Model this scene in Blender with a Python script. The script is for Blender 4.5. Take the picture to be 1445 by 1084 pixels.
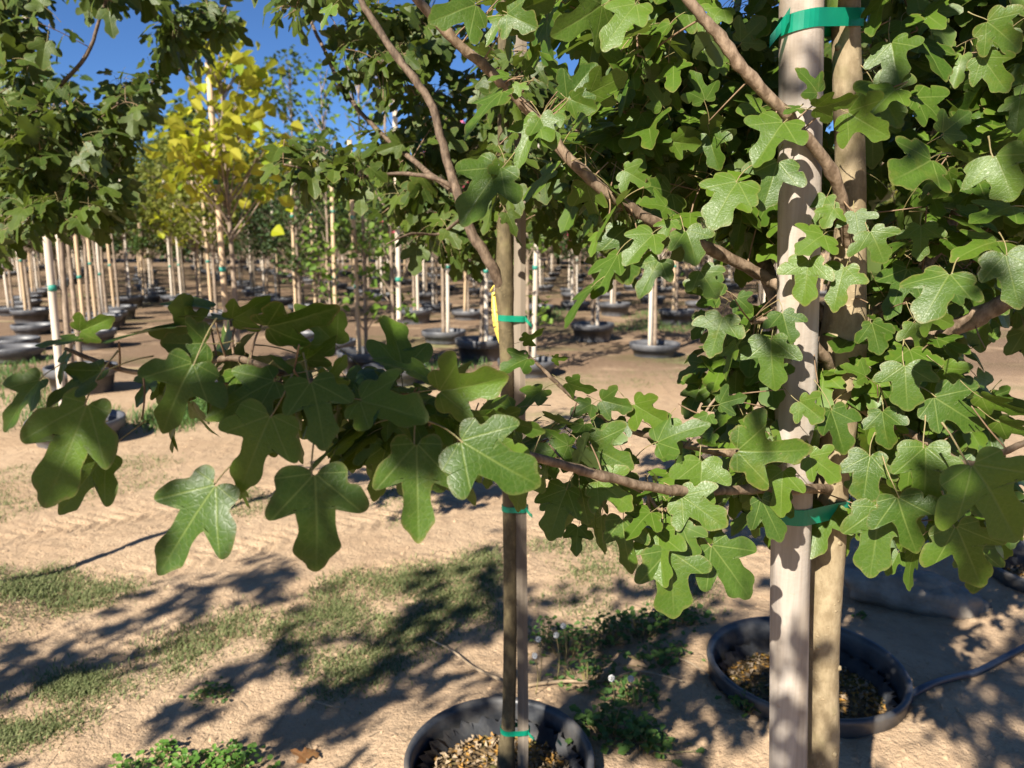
import bpy, math, random
import numpy as np
from mathutils import Vector, Matrix, noise
R = math.radians
rng = random.Random(11)
nrs = np.random.RandomState(5)

# ------------------------------------------------------------------ camera, sky, sun, exposure
scene = bpy.context.scene
for o in list(bpy.data.objects): bpy.data.objects.remove(o)
COL = scene.collection
CAM_H, PITCH, FPX, CX, CY = 1.30, R(10.3), 1084.0, 722.5, 542.0
cam_data = bpy.data.cameras.new('camera'); cam = bpy.data.objects.new('camera', cam_data); COL.objects.link(cam)
cam.location = (0, 0, CAM_H); cam.rotation_euler = (R(90) - PITCH, 0, 0)
cam_data.sensor_width = 36.0; cam_data.lens = 36.0 * FPX / 1445.0
cam_data.clip_start = 0.05; cam_data.clip_end = 2000
cam_data.dof.use_dof = True; cam_data.dof.focus_distance = 0.95; cam_data.dof.aperture_fstop = 8.0
scene.camera = cam

SUN_AZ, SUN_EL = R(31), R(36)                 # shadows fall 31 deg right of straight ahead
SH = Vector((math.sin(SUN_AZ), math.cos(SUN_AZ), 0))
TOSUN = Vector((-SH.x * math.cos(SUN_EL), -SH.y * math.cos(SUN_EL), math.sin(SUN_EL)))
world = bpy.data.worlds.new('World'); scene.world = world; world.use_nodes = True
wn = world.node_tree.nodes; wl = world.node_tree.links; wn.clear()
sky = wn.new('ShaderNodeTexSky'); sky.sky_type = 'NISHITA'; sky.sun_disc = False
sky.sun_elevation = SUN_EL; sky.sun_rotation = math.atan2(TOSUN.x, TOSUN.y)
sky.air_density = 1.0; sky.dust_density = 0.0; sky.ozone_density = 10.0; sky.altitude = 3000
bg = wn.new('ShaderNodeBackground'); bg.inputs['Strength'].default_value = 0.054
wo = wn.new('ShaderNodeOutputWorld'); wl.new(sky.outputs[0], bg.inputs[0]); wl.new(bg.outputs[0], wo.inputs[0])
sun_data = bpy.data.lights.new('sun', 'SUN'); sun_data.energy = 5.0; sun_data.angle = R(0.53); sun_data.color = (1.0, 0.93, 0.82)
sun = bpy.data.objects.new('sun', sun_data); COL.objects.link(sun)
sun.rotation_euler = (-TOSUN).to_track_quat('-Z', 'Y').to_euler()
vs = scene.view_settings
vs.view_transform = 'Standard'; vs.look = 'None'; vs.gamma = 1.0; vs.use_curve_mapping = False; vs.exposure = 1.3
scene.cycles.max_bounces = 5; scene.cycles.diffuse_bounces = 2; scene.cycles.glossy_bounces = 2; scene.cycles.transmission_bounces = 4; scene.cycles.transparent_max_bounces = 6

# ------------------------------------------------------------------ pixel <-> world (photo pixels, 1445 x 1084)
FW = Vector((0, math.cos(PITCH), -math.sin(PITCH))); UP = Vector((0, math.sin(PITCH), math.cos(PITCH))); CAMP = Vector((0, 0, CAM_H))
def ray(px, py): return Vector(((px - CX) / FPX, 0, 0)) + FW - UP * ((py - CY) / FPX)
def pt(px, py, z): return CAMP + ray(px, py) * z
def ptY(px, py, Y): r = ray(px, py); return CAMP + r * (Y / r.y)
def gp(px, py, h=0.0): r = ray(px, py); return CAMP + r * ((h - CAM_H) / r.z)
def project(p):
    d = Vector(p) - CAMP; z = d.dot(FW)
    if z < 0.05: return (-1e4, -1e4, z)
    return (CX + d.x / z * FPX, CY - d.dot(UP) / z * FPX, z)

# ------------------------------------------------------------------ node helpers and materials
def new_mat(name):
    m = bpy.data.materials.new(name); m.use_nodes = True; m.node_tree.nodes.clear(); return m
class NT:
    def __init__(s, m): s.n = m.node_tree.nodes; s.l = m.node_tree.links
    def node(s, t, **kw):
        n = s.n.new(t)
        for k, v in kw.items(): setattr(n, k, v)
        return n
    def put(s, sock, v):
        if hasattr(v, 'is_output') or isinstance(v, bpy.types.NodeSocket): s.l.new(v, sock)
        else: sock.default_value = v
    def math(s, op, a, b=None, c=None, clamp=False):
        n = s.node('ShaderNodeMath', operation=op); n.use_clamp = clamp
        s.put(n.inputs[0], a)
        if b is not None: s.put(n.inputs[1], b)
        if c is not None: s.put(n.inputs[2], c)
        return n.outputs[0]
    def mix(s, f, a, b, blend='MIX'):
        n = s.node('ShaderNodeMix', data_type='RGBA', blend_type=blend)
        s.put(n.inputs[0], f)
        for sock, v in ((n.inputs[6], a), (n.inputs[7], b)):
            s.put(sock, v if not isinstance(v, tuple) else (v[0], v[1], v[2], 1))
        return n.outputs[2]
    def noise(s, scale, detail=4, rough=0.55, vec=None, w=None):
        n = s.node('ShaderNodeTexNoise'); n.inputs['Scale'].default_value = scale
        n.inputs['Detail'].default_value = detail; n.inputs['Roughness'].default_value = rough
        if vec is not None: s.l.new(vec, n.inputs['Vector'])
        return n.outputs['Fac']
    def ramp(s, f, lo, hi, a=0.0, b=1.0):
        n = s.node('ShaderNodeMapRange'); n.interpolation_type = 'SMOOTHSTEP'
        s.put(n.inputs[0], f); n.inputs[1].default_value = lo; n.inputs[2].default_value = hi
        n.inputs[3].default_value = a; n.inputs[4].default_value = b
        return n.outputs[0]
    def bump(s, h, strength, dist):
        n = s.node('ShaderNodeBump'); n.inputs['Strength'].default_value = strength; n.inputs['Distance'].default_value = dist
        s.l.new(h, n.inputs['Height']); return n.outputs[0]
    def objco(s): return s.node('ShaderNodeTexCoord').outputs['Object']
    def mapped(s, vec, scale):
        n = s.node('ShaderNodeMapping'); s.l.new(vec, n.inputs[0]); n.inputs['Scale'].default_value = scale; return n.outputs[0]
    def principled(s, col, rough=0.6, spec=0.5, normal=None):
        n = s.node('ShaderNodeBsdfPrincipled'); s.put(n.inputs['Base Color'], col if not isinstance(col, tuple) else (*col, 1))
        s.put(n.inputs['Roughness'], rough); n.inputs['Specular IOR Level'].default_value = spec
        if normal is not None: s.l.new(normal, n.inputs['Normal'])
        return n.outputs[0]
    def out(s, sh):
        o = s.node('ShaderNodeOutputMaterial'); s.l.new(sh, o.inputs[0])

def rnd_value(t):                                # per-leaf random: vertex attribute + object random
    a = t.node('ShaderNodeAttribute', attribute_name='rnd').outputs['Fac']
    o = t.node('ShaderNodeObjectInfo').outputs['Random']
    return t.math('FRACT', t.math('ADD', a, o))

def leaf_material(name, dark, light, vein, back, transl=0.26, rough=0.4, veins=True, hi=True, yellow=(0.2, 0.19, 0.03), yellow_amt=0.25):
    m = new_mat(name); t = NT(m)
    r = rnd_value(t)
    col = t.mix(r, dark, light)
    uv = t.node('ShaderNodeUVMap').outputs[0]
    r2 = t.math('FRACT', t.math('MULTIPLY', r, 7.31))
    off = t.node('ShaderNodeVectorMath', operation='ADD'); t.l.new(uv, off.inputs[0])
    cmb = t.node('ShaderNodeCombineXYZ'); t.l.new(t.math('MULTIPLY', r, 37.0), cmb.inputs[0]); t.l.new(t.math('MULTIPLY', r2, 11.0), cmb.inputs[1])
    t.l.new(cmb.outputs[0], off.inputs[1]); uvr = off.outputs[0]
    blot = t.ramp(t.noise(3.2, 2, 0.6, uvr), 0.52, 0.72)
    col = t.mix(t.math('MULTIPLY', blot, t.math('MULTIPLY', r2, yellow_amt)), col, yellow)
    fine = t.noise(22, 2, 0.6, uvr)
    col = t.mix(t.ramp(fine, 0.3, 0.75, 0.0, 0.22), col, tuple(c * 0.6 for c in dark))
    spots = t.ramp(t.noise(15, 2, 0.5, uvr), 0.70, 0.76)
    col = t.mix(t.math('MULTIPLY', spots, t.math('MULTIPLY', r2, 0.7)), col, (0.17, 0.13, 0.07))
    h = fine
    if veins:
        sep = t.node('ShaderNodeSeparateXYZ'); t.l.new(uv, sep.inputs[0])
        ax = t.math('ABSOLUTE', sep.outputs[0]); y = sep.outputs[1]
        vm = None
        for a, wid in ((0.0, 0.013), (0.80, 0.010), (1.52, 0.007)):
            ca, sa = math.cos(a), math.sin(a)
            d = t.math('ABSOLUTE', t.math('SUBTRACT', t.math('MULTIPLY', ax, ca), t.math('MULTIPLY', y, sa)))
            al = t.math('ADD', t.math('MULTIPLY', ax, sa), t.math('MULTIPLY', y, ca))
            k = t.math('MULTIPLY', t.ramp(d, wid * 0.35, wid * 1.5, 1, 0), t.ramp(al, 0.0, 0.03))
            k = t.math('MULTIPLY', k, t.ramp(al, 0.25, 1.0, 1.0, 0.25))
            vm = k if vm is None else t.math('MAXIMUM', vm, k)
        # side veins of the middle lobe
        sv = t.math('FRACT', t.math('MULTIPLY', t.math('SUBTRACT', y, t.math('MULTIPLY', ax, 0.9)), 7.0))
        svm = t.math('MULTIPLY', t.ramp(t.math('ABSOLUTE', t.math('SUBTRACT', sv, 0.5)), 0.02, 0.10, 1, 0), t.ramp(ax, 0.04, 0.26, 0.22, 0.0))
        vm = t.math('MAXIMUM', vm, svm)
        if hi: ve = t.node('ShaderNodeTexVoronoi', feature='DISTANCE_TO_EDGE'); ve.inputs['Scale'].default_value = 15; t.l.new(uvr, ve.inputs['Vector'])
        if hi: net = t.ramp(ve.outputs['Distance'], 0.02, 0.16, 1, 0)
        if hi: col = t.mix(t.math('MULTIPLY', net, 0.09), col, vein)
        if hi: dust = t.ramp(t.noise(6, 5, 0.75, uvr), 0.55, 0.8); col = t.mix(t.math('MULTIPLY', dust, t.math('MULTIPLY', r2, 0.16)), col, (0.20, 0.19, 0.11))
        col = t.mix(t.math('MULTIPLY', vm, 0.6), col, vein)
        if hi: h = t.math('ADD', t.math('MULTIPLY', vm, -1.0), t.math('MULTIPLY', net, -0.4))
    if veins:
        ed = t.node('ShaderNodeAttribute', attribute_name='edge').outputs['Fac']
        rim = t.ramp(t.math('ADD', ed, t.math('MULTIPLY', t.math('SUBTRACT', fine, 0.5), 0.22)), 0.90, 1.03)
        col = t.mix(t.math('MULTIPLY', rim, t.math('MULTIPLY_ADD', r2, 0.45, 0.15)), col, (0.22, 0.17, 0.06))
    geo = t.node('ShaderNodeNewGeometry')
    col = t.mix(geo.outputs['Backfacing'], col, back)
    p = t.principled(col, t.ramp(fine, 0.25, 0.75, rough, rough + 0.16), 0.32, t.bump(h, 0.16, 0.002) if veins and hi else None)
    tr = t.node('ShaderNodeBsdfTranslucent')
    t.l.new(t.mix(0.55, col, (0.22, 0.30, 0.02)), tr.inputs[0])
    mx = t.node('ShaderNodeMixShader'); mx.inputs[0].default_value = transl
    t.l.new(p, mx.inputs[1]); t.l.new(tr.outputs[0], mx.inputs[2]); t.out(mx.outputs[0])
    return m

M = {}
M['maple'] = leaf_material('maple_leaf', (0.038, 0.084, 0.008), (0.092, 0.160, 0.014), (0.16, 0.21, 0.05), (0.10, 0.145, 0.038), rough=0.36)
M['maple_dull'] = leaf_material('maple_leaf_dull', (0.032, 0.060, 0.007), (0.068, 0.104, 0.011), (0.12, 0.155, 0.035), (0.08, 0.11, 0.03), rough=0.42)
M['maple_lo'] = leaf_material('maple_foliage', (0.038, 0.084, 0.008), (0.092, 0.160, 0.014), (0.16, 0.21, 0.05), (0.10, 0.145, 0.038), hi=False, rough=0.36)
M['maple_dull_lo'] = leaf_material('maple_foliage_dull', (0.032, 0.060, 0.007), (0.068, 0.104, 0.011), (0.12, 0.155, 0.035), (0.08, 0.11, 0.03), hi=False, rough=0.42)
M['yellow'] = leaf_material('yellow_leaf', (0.13, 0.22, 0.014), (0.46, 0.46, 0.014), (0.3, 0.3, 0.05), (0.45, 0.42, 0.04), 0.42, 0.5, False, False, (0.62, 0.45, 0.01), 0.5)
M['green_bg'] = leaf_material('row_leaf_green', (0.035, 0.075, 0.018), (0.075, 0.125, 0.03), (0, 0, 0), (0.08, 0.12, 0.04), 0.3, 0.5, False)
M['lime_bg'] = leaf_material('row_leaf_lime', (0.09, 0.17, 0.02), (0.17, 0.26, 0.035), (0, 0, 0), (0.14, 0.22, 0.05), 0.38, 0.5, False)
M['dark_bg'] = leaf_material('row_leaf_dark', (0.022, 0.05, 0.016), (0.05, 0.088, 0.03), (0, 0, 0), (0.05, 0.08, 0.03), 0.2, 0.55, False)
M['gold_bg'] = leaf_material('row_leaf_gold', (0.10, 0.13, 0.02), (0.26, 0.23, 0.03), (0, 0, 0), (0.18, 0.2, 0.04), 0.35, 0.5, False)
M['grass'] = leaf_material('grass_blade', (0.10, 0.135, 0.045), (0.24, 0.255, 0.11), (0, 0, 0), (0.12, 0.15, 0.055), 0.25, 0.6, False, False, (0.3, 0.24, 0.10), 0.8)
M['weed'] = leaf_material('weed_leaf', (0.045, 0.105, 0.025), (0.10, 0.19, 0.04), (0, 0, 0), (0.1, 0.16, 0.06), 0.28, 0.5, False)
M['clover'] = leaf_material('clover_leaf', (0.07, 0.17, 0.025), (0.13, 0.26, 0.04), (0, 0, 0), (0.12, 0.22, 0.06), 0.3, 0.45, False)
M['dead_leaf'] = leaf_material('dead_leaf', (0.25, 0.11, 0.04), (0.36, 0.17, 0.06), (0.3, 0.2, 0.1), (0.3, 0.18, 0.09), 0.15, 0.7, True)

def simple(name, c1, c2, scale, rough=0.7, bump=0.3, bd=0.004, stretch=(1, 1, 1), spec=0.3, lo=0.35, hi=0.65, detail=5):
    m = new_mat(name); t = NT(m)
    v = t.mapped(t.objco(), stretch)
    f = t.noise(scale, detail, 0.6, v)
    col = t.mix(t.ramp(f, lo, hi), c1, c2)
    big = t.noise(scale * 0.13, 3, 0.5, v)
    col = t.mix(t.ramp(big, 0.3, 0.7, 0.0, 0.35), col, tuple(x * 0.6 for x in c1))
    g = t.noise(scale * 3, 3, 0.6, v)
    t.out(t.principled(col, rough, spec, t.bump(t.math('ADD', f, t.math('MULTIPLY', g, 0.5)), bump, bd)))
    return m
M['petiole'] = simple('petiole', (0.20, 0.20, 0.07), (0.26, 0.17, 0.09), 40, 0.5, 0.1)
M['twig'] = simple('twig_bark', (0.17, 0.105, 0.06), (0.26, 0.175, 0.105), 60, 0.65, 0.4, 0.002, (1, 1, 0.4))
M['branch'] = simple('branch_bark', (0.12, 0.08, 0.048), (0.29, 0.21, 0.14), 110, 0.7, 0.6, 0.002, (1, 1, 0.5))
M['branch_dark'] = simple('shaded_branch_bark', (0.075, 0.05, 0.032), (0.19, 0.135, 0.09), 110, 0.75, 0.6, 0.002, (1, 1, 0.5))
M['stake_far'] = simple('pale_pole_wood', (0.50, 0.42, 0.33), (0.62, 0.55, 0.45), 18, 0.75, 0.2, 0.003, (1, 1, 0.08))
M['stake_tan'] = simple('tan_pole_wood', (0.46, 0.33, 0.20), (0.58, 0.43, 0.27), 18, 0.75, 0.2, 0.003, (1, 1, 0.08))
M['bark_far'] = simple('row_trunk_bark', (0.20, 0.15, 0.105), (0.34, 0.26, 0.19), 26, 0.8, 0.5, 0.004, (1, 1, 0.5))
M['bark_dark'] = simple('dark_trunk_bark', (0.10, 0.08, 0.06), (0.19, 0.15, 0.11), 26, 0.85, 0.5, 0.004, (1, 1, 0.5))
M['stone'] = simple('boulder_stone', (0.18, 0.15, 0.115), (0.30, 0.26, 0.205), 9, 0.85, 0.7, 0.02)
M['stick'] = simple('dry_stick', (0.26, 0.19, 0.12), (0.38, 0.29, 0.19), 30, 0.8, 0.4, 0.003)
M['hose'] = simple('hose_plastic', (0.018, 0.026, 0.045), (0.03, 0.04, 0.06), 30, 0.42, 0.05, 0.001, (1, 1, 1), 0.5)
M['petal'] = simple('pink_petal', (0.55, 0.06, 0.12), (0.68, 0.12, 0.2), 20, 0.6, 0.1)
M['berry'] = simple('red_brown_fruit', (0.16, 0.03, 0.03), (0.25, 0.06, 0.05), 20, 0.6, 0.1)
M['puff'] = simple('seed_head', (0.62, 0.62, 0.60), (0.75, 0.75, 0.74), 50, 0.9, 0.6, 0.004)
M['blue'] = simple('blue_tag', (0.03, 0.10, 0.5), (0.04, 0.14, 0.6), 10, 0.5, 0.0)

def bark_near(name, c1, c2, lent):
    m = new_mat(name); t = NT(m); co = t.objco()
    v = t.mapped(co, (1, 1, 0.55)); f = t.noise(70, 6, 0.65, v)
    col = t.mix(t.ramp(f, 0.3, 0.7), c1, c2)
    big = t.noise(9, 4, 0.6, co); col = t.mix(t.ramp(big, 0.4, 0.75, 0, 0.5), col, (c1[0]*0.62, c1[1]*0.64, c1[2]*0.6))
    vo = t.node('ShaderNodeTexVoronoi'); vo.inputs['Scale'].default_value = 120; t.l.new(t.mapped(co, (0.75, 0.75, 1.2)), vo.inputs['Vector'])
    sp = t.ramp(vo.outputs['Distance'], 0.14, 0.26, 1, 0)
    sp = t.math('MULTIPLY', sp, t.ramp(t.noise(33, 2, 0.5, co), 0.48, 0.62)); col = t.mix(t.math('MULTIPLY', sp, 0.5), col, lent)
    mo = t.ramp(t.noise(28, 3, 0.6, co), 0.56, 0.7); col = t.mix(t.math('MULTIPLY', mo, 0.35), col, (0.20, 0.17, 0.08))
    h = t.math('ADD', f, t.math('MULTIPLY', sp, 0.35))
    t.out(t.principled(col, 0.75, 0.25, t.bump(h, 0.7, 0.0025)))
    return m
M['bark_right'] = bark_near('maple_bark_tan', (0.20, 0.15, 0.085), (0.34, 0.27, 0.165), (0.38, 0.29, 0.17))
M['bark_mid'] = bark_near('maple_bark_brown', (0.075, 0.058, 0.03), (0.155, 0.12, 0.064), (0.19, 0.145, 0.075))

def stake_mat():
    m = new_mat('weathered_stake_wood'); t = NT(m); co = t.objco()
    g = t.noise(40, 5, 0.6, t.mapped(co, (1, 1, 0.045)))
    col = t.mix(t.ramp(g, 0.3, 0.7), (0.255, 0.212, 0.17), (0.42, 0.372, 0.32))
    d = t.noise(160, 3, 0.6, t.mapped(co, (0.35, 0.35, 0.8)))
    col = t.mix(t.ramp(d, 0.63, 0.72, 0, 0.75), col, (0.34, 0.27, 0.20))
    s = t.noise(6, 4, 0.6, t.mapped(co, (1, 1, 0.5))); col = t.mix(t.ramp(s, 0.52, 0.75, 0, 0.45), col, (0.52, 0.38, 0.22))
    cr = t.noise(30, 2, 0.5, t.mapped(co, (1, 1, 0.02))); col = t.mix(t.ramp(cr, 0.66, 0.70, 0, 0.5), col, (0.25, 0.2, 0.15))
    t.out(t.principled(col, 0.72, 0.25, t.bump(t.math('SUBTRACT', g, d), 0.35, 0.002)))
    return m
M['stake'] = stake_mat()
M['stake_mid'] = simple('grey_stake_wood', (0.15, 0.12, 0.088), (0.25, 0.205, 0.155), 30, 0.8, 0.4, 0.003, (1, 1, 0.06))

def tie_mat():
    m = new_mat('green_tie_tape'); t = NT(m)
    f = t.noise(30, 3, 0.5, t.objco())
    p = t.principled(t.mix(f, (0.004, 0.20, 0.115), (0.008, 0.30, 0.18)), 0.32, 0.5)
    tr = t.node('ShaderNodeBsdfTransparent'); tr.inputs[0].default_value = (0.25, 0.85, 0.6, 1)
    mx = t.node('ShaderNodeMixShader'); mx.inputs[0].default_value = 0.25; t.l.new(p, mx.inputs[1]); t.l.new(tr.outputs[0], mx.inputs[2]); t.out(mx.outputs[0])
    return m
M['tie'] = tie_mat()
M['tie_far'] = simple('teal_tie', (0.03, 0.22, 0.16), (0.04, 0.26, 0.20), 20, 0.5, 0)

def tag_mat():
    m = new_mat('yellow_tag'); t = NT(m); co = t.objco(); sep = t.node('ShaderNodeSeparateXYZ'); t.l.new(co, sep.inputs[0])
    st = t.math('FRACT', t.math('MULTIPLY', sep.outputs[2], 90.0))
    ink = t.math('MULTIPLY', t.ramp(st, 0.55, 0.6), t.ramp(t.noise(260, 2, 0.5, co), 0.5, 0.54))
    ink = t.math('MULTIPLY', ink, t.ramp(t.math('ABSOLUTE', sep.outputs[2]), 0.03, 0.032, 1, 0))
    t.out(t.principled(t.mix(ink, (0.55, 0.42, 0.07), (0.1, 0.08, 0.03)), 0.45, 0.4))
    return m
M['tag'] = tag_mat()

def pot_mat():
    m = new_mat('nursery_pot_plastic'); t = NT(m); co = t.objco()
    f = t.noise(14, 5, 0.65, co)
    col = t.mix(t.ramp(f, 0.4, 0.75), (0.028, 0.031, 0.037), (0.075, 0.078, 0.082))
    dust = t.ramp(t.noise(5, 4, 0.6, co), 0.42, 0.75, 0, 0.6); col = t.mix(dust, col, (0.17, 0.14, 0.105))
    t.out(t.principled(col, t.ramp(f, 0.3, 0.7, 0.36, 0.55), 0.5, t.bump(t.noise(60, 3, 0.6, co), 0.12, 0.003)))
    return m
M['pot'] = pot_mat()
def soil_mat():
    m = new_mat('potting_soil'); t = NT(m); co = t.objco()
    vo = t.node('ShaderNodeTexVoronoi'); vo.inputs['Scale'].default_value = 85; t.l.new(co, vo.inputs['Vector'])
    sep = t.node('ShaderNodeSeparateColor'); t.l.new(vo.outputs['Color'], sep.inputs[0])
    col = t.mix(sep.outputs[0], (0.05, 0.038, 0.025), (0.20, 0.13, 0.06))
    col = t.mix(t.ramp(sep.outputs[1], 0.74, 0.82), col, (0.38, 0.20, 0.045))
    moss = t.ramp(t.noise(14, 4, 0.6, co), 0.50, 0.65); col = t.mix(t.math('MULTIPLY', moss, 0.6), col, (0.13, 0.14, 0.03))
    t.out(t.principled(col, 0.9, 0.1, t.bump(vo.outputs['Distance'], 0.9, 0.012)))
    return m
M['soil'] = soil_mat()

def ground_mat():
    m = new_mat('dirt_ground'); t = NT(m)
    geo = t.node('ShaderNodeNewGeometry'); co = geo.outputs['Position']
    n1 = t.noise(1.1, 6, 0.6, co); n2 = t.noise(14, 6, 0.68, co); n3 = t.noise(75, 4, 0.65, co)
    col = t.mix(t.ramp(n1, 0.3, 0.7), (0.385, 0.268, 0.165), (0.455, 0.33, 0.212))
    col = t.mix(t.ramp(n2, 0.42, 0.75, 0, 0.6), col, (0.27, 0.18, 0.11))
    col = t.mix(t.ramp(n3, 0.60, 0.75, 0, 0.5), col, (0.54, 0.42, 0.30))
    # straw and organic crumbs
    vo = t.node('ShaderNodeTexVoronoi'); vo.inputs['Scale'].default_value = 60; t.l.new(t.mapped(co, (1, 0.45, 1)), vo.inputs['Vector'])
    crumb = t.math('MULTIPLY', t.ramp(vo.outputs['Distance'], 0.10, 0.22, 1, 0), t.ramp(n1, 0.45, 0.6))
    col = t.mix(t.math('MULTIPLY', crumb, 0.55), col, (0.18, 0.12, 0.07))
    # thin ground cover far out between the rows, bark litter under the rows
    sep = t.node('ShaderNodeSeparateXYZ'); t.l.new(co, sep.inputs[0])
    far = t.ramp(sep.outputs[1], 4.6, 7.0)
    g1 = t.ramp(t.noise(0.55, 5, 0.6, t.mapped(co, (0.6, 1.2, 1))), 0.50, 0.62)
    gcol = t.mix(n2, (0.13, 0.16, 0.055), (0.25, 0.24, 0.11))
    col = t.mix(t.math('MULTIPLY', t.math('MULTIPLY', g1, far), t.ramp(n2, 0.3, 0.55, 0.35, 0.95)), col, gcol)
    lit = t.ramp(t.noise(0.9, 5, 0.65, t.mapped(co, (0.9, 1.3, 1))), 0.32, 0.48)
    far2 = t.ramp(sep.outputs[1], 6.2, 8.5)
    col = t.mix(t.math('MULTIPLY', t.math('MULTIPLY', lit, far2), t.ramp(n3, 0.35, 0.6, 0.45, 0.92)), col, (0.115, 0.072, 0.046))
    h = t.math('ADD', t.math('MULTIPLY', n2, 1.0), t.math('MULTIPLY', n3, 0.45))
    t.out(t.principled(col, 0.92, 0.12, t.bump(h, 0.85, 0.022)))
    return m
M['ground'] = ground_mat()

# ------------------------------------------------------------------ mesh builder
class MB:
    def __init__(s): s.v = []; s.f = []; s.m = []
    def tube(s, pts, rad, sides=8, mat=0, cap=True):
        pts = [Vector(p) for p in pts]; n = len(pts)
        if not hasattr(rad, '__len__'): rad = [rad] * n
        b = len(s.v); up = Vector((0.31, 0.17, 0.93))
        prev = None
        for i, p in enumerate(pts):
            d = (pts[min(i + 1, n - 1)] - pts[max(i - 1, 0)]).normalized()
            a = prev - d * prev.dot(d) if prev is not None else up.cross(d)
            if a.length < 1e-5: a = Vector((1, 0, 0)).cross(d)
            a.normalize(); c = d.cross(a); prev = a
            for k in range(sides):
                q = 2 * math.pi * k / sides
                s.v.append(tuple(p + (a * math.cos(q) + c * math.sin(q)) * rad[i]))
        for i in range(n - 1):
            for k in range(sides):
                k2 = (k + 1) % sides
                s.f.append((b + i * sides + k, b + i * sides + k2, b + (i + 1) * sides + k2, b + (i + 1) * sides + k)); s.m.append(mat)
        if cap:
            s.f.append(tuple(b + k for k in range(sides))[::-1]); s.m.append(mat)
            s.f.append(tuple(b + (n - 1) * sides + k for k in range(sides))); s.m.append(mat)
    def lathe(s, prof, sides=48, mat=0, c=(0, 0, 0), wob=0.0):
        b = len(s.v)
        for i, (r, z) in enumerate(prof):
            for k in range(sides):
                q = 2 * math.pi * k / sides
                rr = r * (1 + wob * math.sin(2 * q + 0.7) + wob * 0.5 * math.sin(3 * q))
                s.v.append((c[0] + rr * math.cos(q), c[1] + rr * math.sin(q), c[2] + z))
        for i in range(len(prof) - 1):
            for k in range(sides):
                k2 = (k + 1) % sides
                s.f.append((b + i * sides + k, b + i * sides + k2, b + (i + 1) * sides + k2, b + (i + 1) * sides + k)); s.m.append(mat)
    def mesh(s, name, mats, smooth=True):
        me = bpy.data.meshes.new(name); me.from_pydata(s.v, [], s.f)
        for mt in mats: me.materials.append(mt)
        me.polygons.foreach_set('material_index', s.m)
        me.polygons.foreach_set('use_smooth', [smooth] * len(s.f)); me.update(); return me
    def build(s, name, mats, parent=None, smooth=True):
        return link(name, s.mesh(name, mats if isinstance(mats, list) else [mats], smooth), parent)

def link(name, me, parent=None):
    o = bpy.data.objects.new(name, me); COL.objects.link(o)
    if parent is not None: o.parent = parent
    return o
def tag(o, label=None, cat=None, group=None, kind=None):
    for k, v in (('label', label), ('category', cat), ('group', group), ('kind', kind)):
        if v: o[k] = v
    return o
def empty(name, loc=(0, 0, 0), rz=0.0):
    o = bpy.data.objects.new(name, None); COL.objects.link(o); o.location = loc; o.rotation_euler = (0, 0, rz)
    o.empty_display_size = 0.1; return o
def local(o, pts): return [Vector(p) - Vector(o.location) for p in pts]
def catmull(P, sub=4, closed=False):
    P = [Vector(p) for p in P]; n = len(P); out = []
    rngi = range(n if closed else n - 1)
    for i in rngi:
        p0 = P[(i - 1) % n] if closed else P[max(i - 1, 0)]
        p1 = P[i]; p2 = P[(i + 1) % n] if closed else P[i + 1]
        p3 = P[(i + 2) % n] if closed else P[min(i + 2, n - 1)]
        for k in range(sub):
            u = k / sub
            out.append(0.5 * ((2 * p1) + (p2 - p0) * u + (2 * p0 - 5 * p1 + 4 * p2 - p3) * u * u + (3 * p1 - p0 - 3 * p2 + p3) * u ** 3))
    if not closed: out.append(P[-1])
    return out
def inpoly(x, y, poly):
    c = False; j = len(poly) - 1
    for i in range(len(poly)):
        xi, yi = poly[i]; xj, yj = poly[j]
        if (yi > y) != (yj > y) and x < (xj - xi) * (y - yi) / (yj - yi + 1e-12) + xi: c = not c
        j = i
    return c

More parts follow.
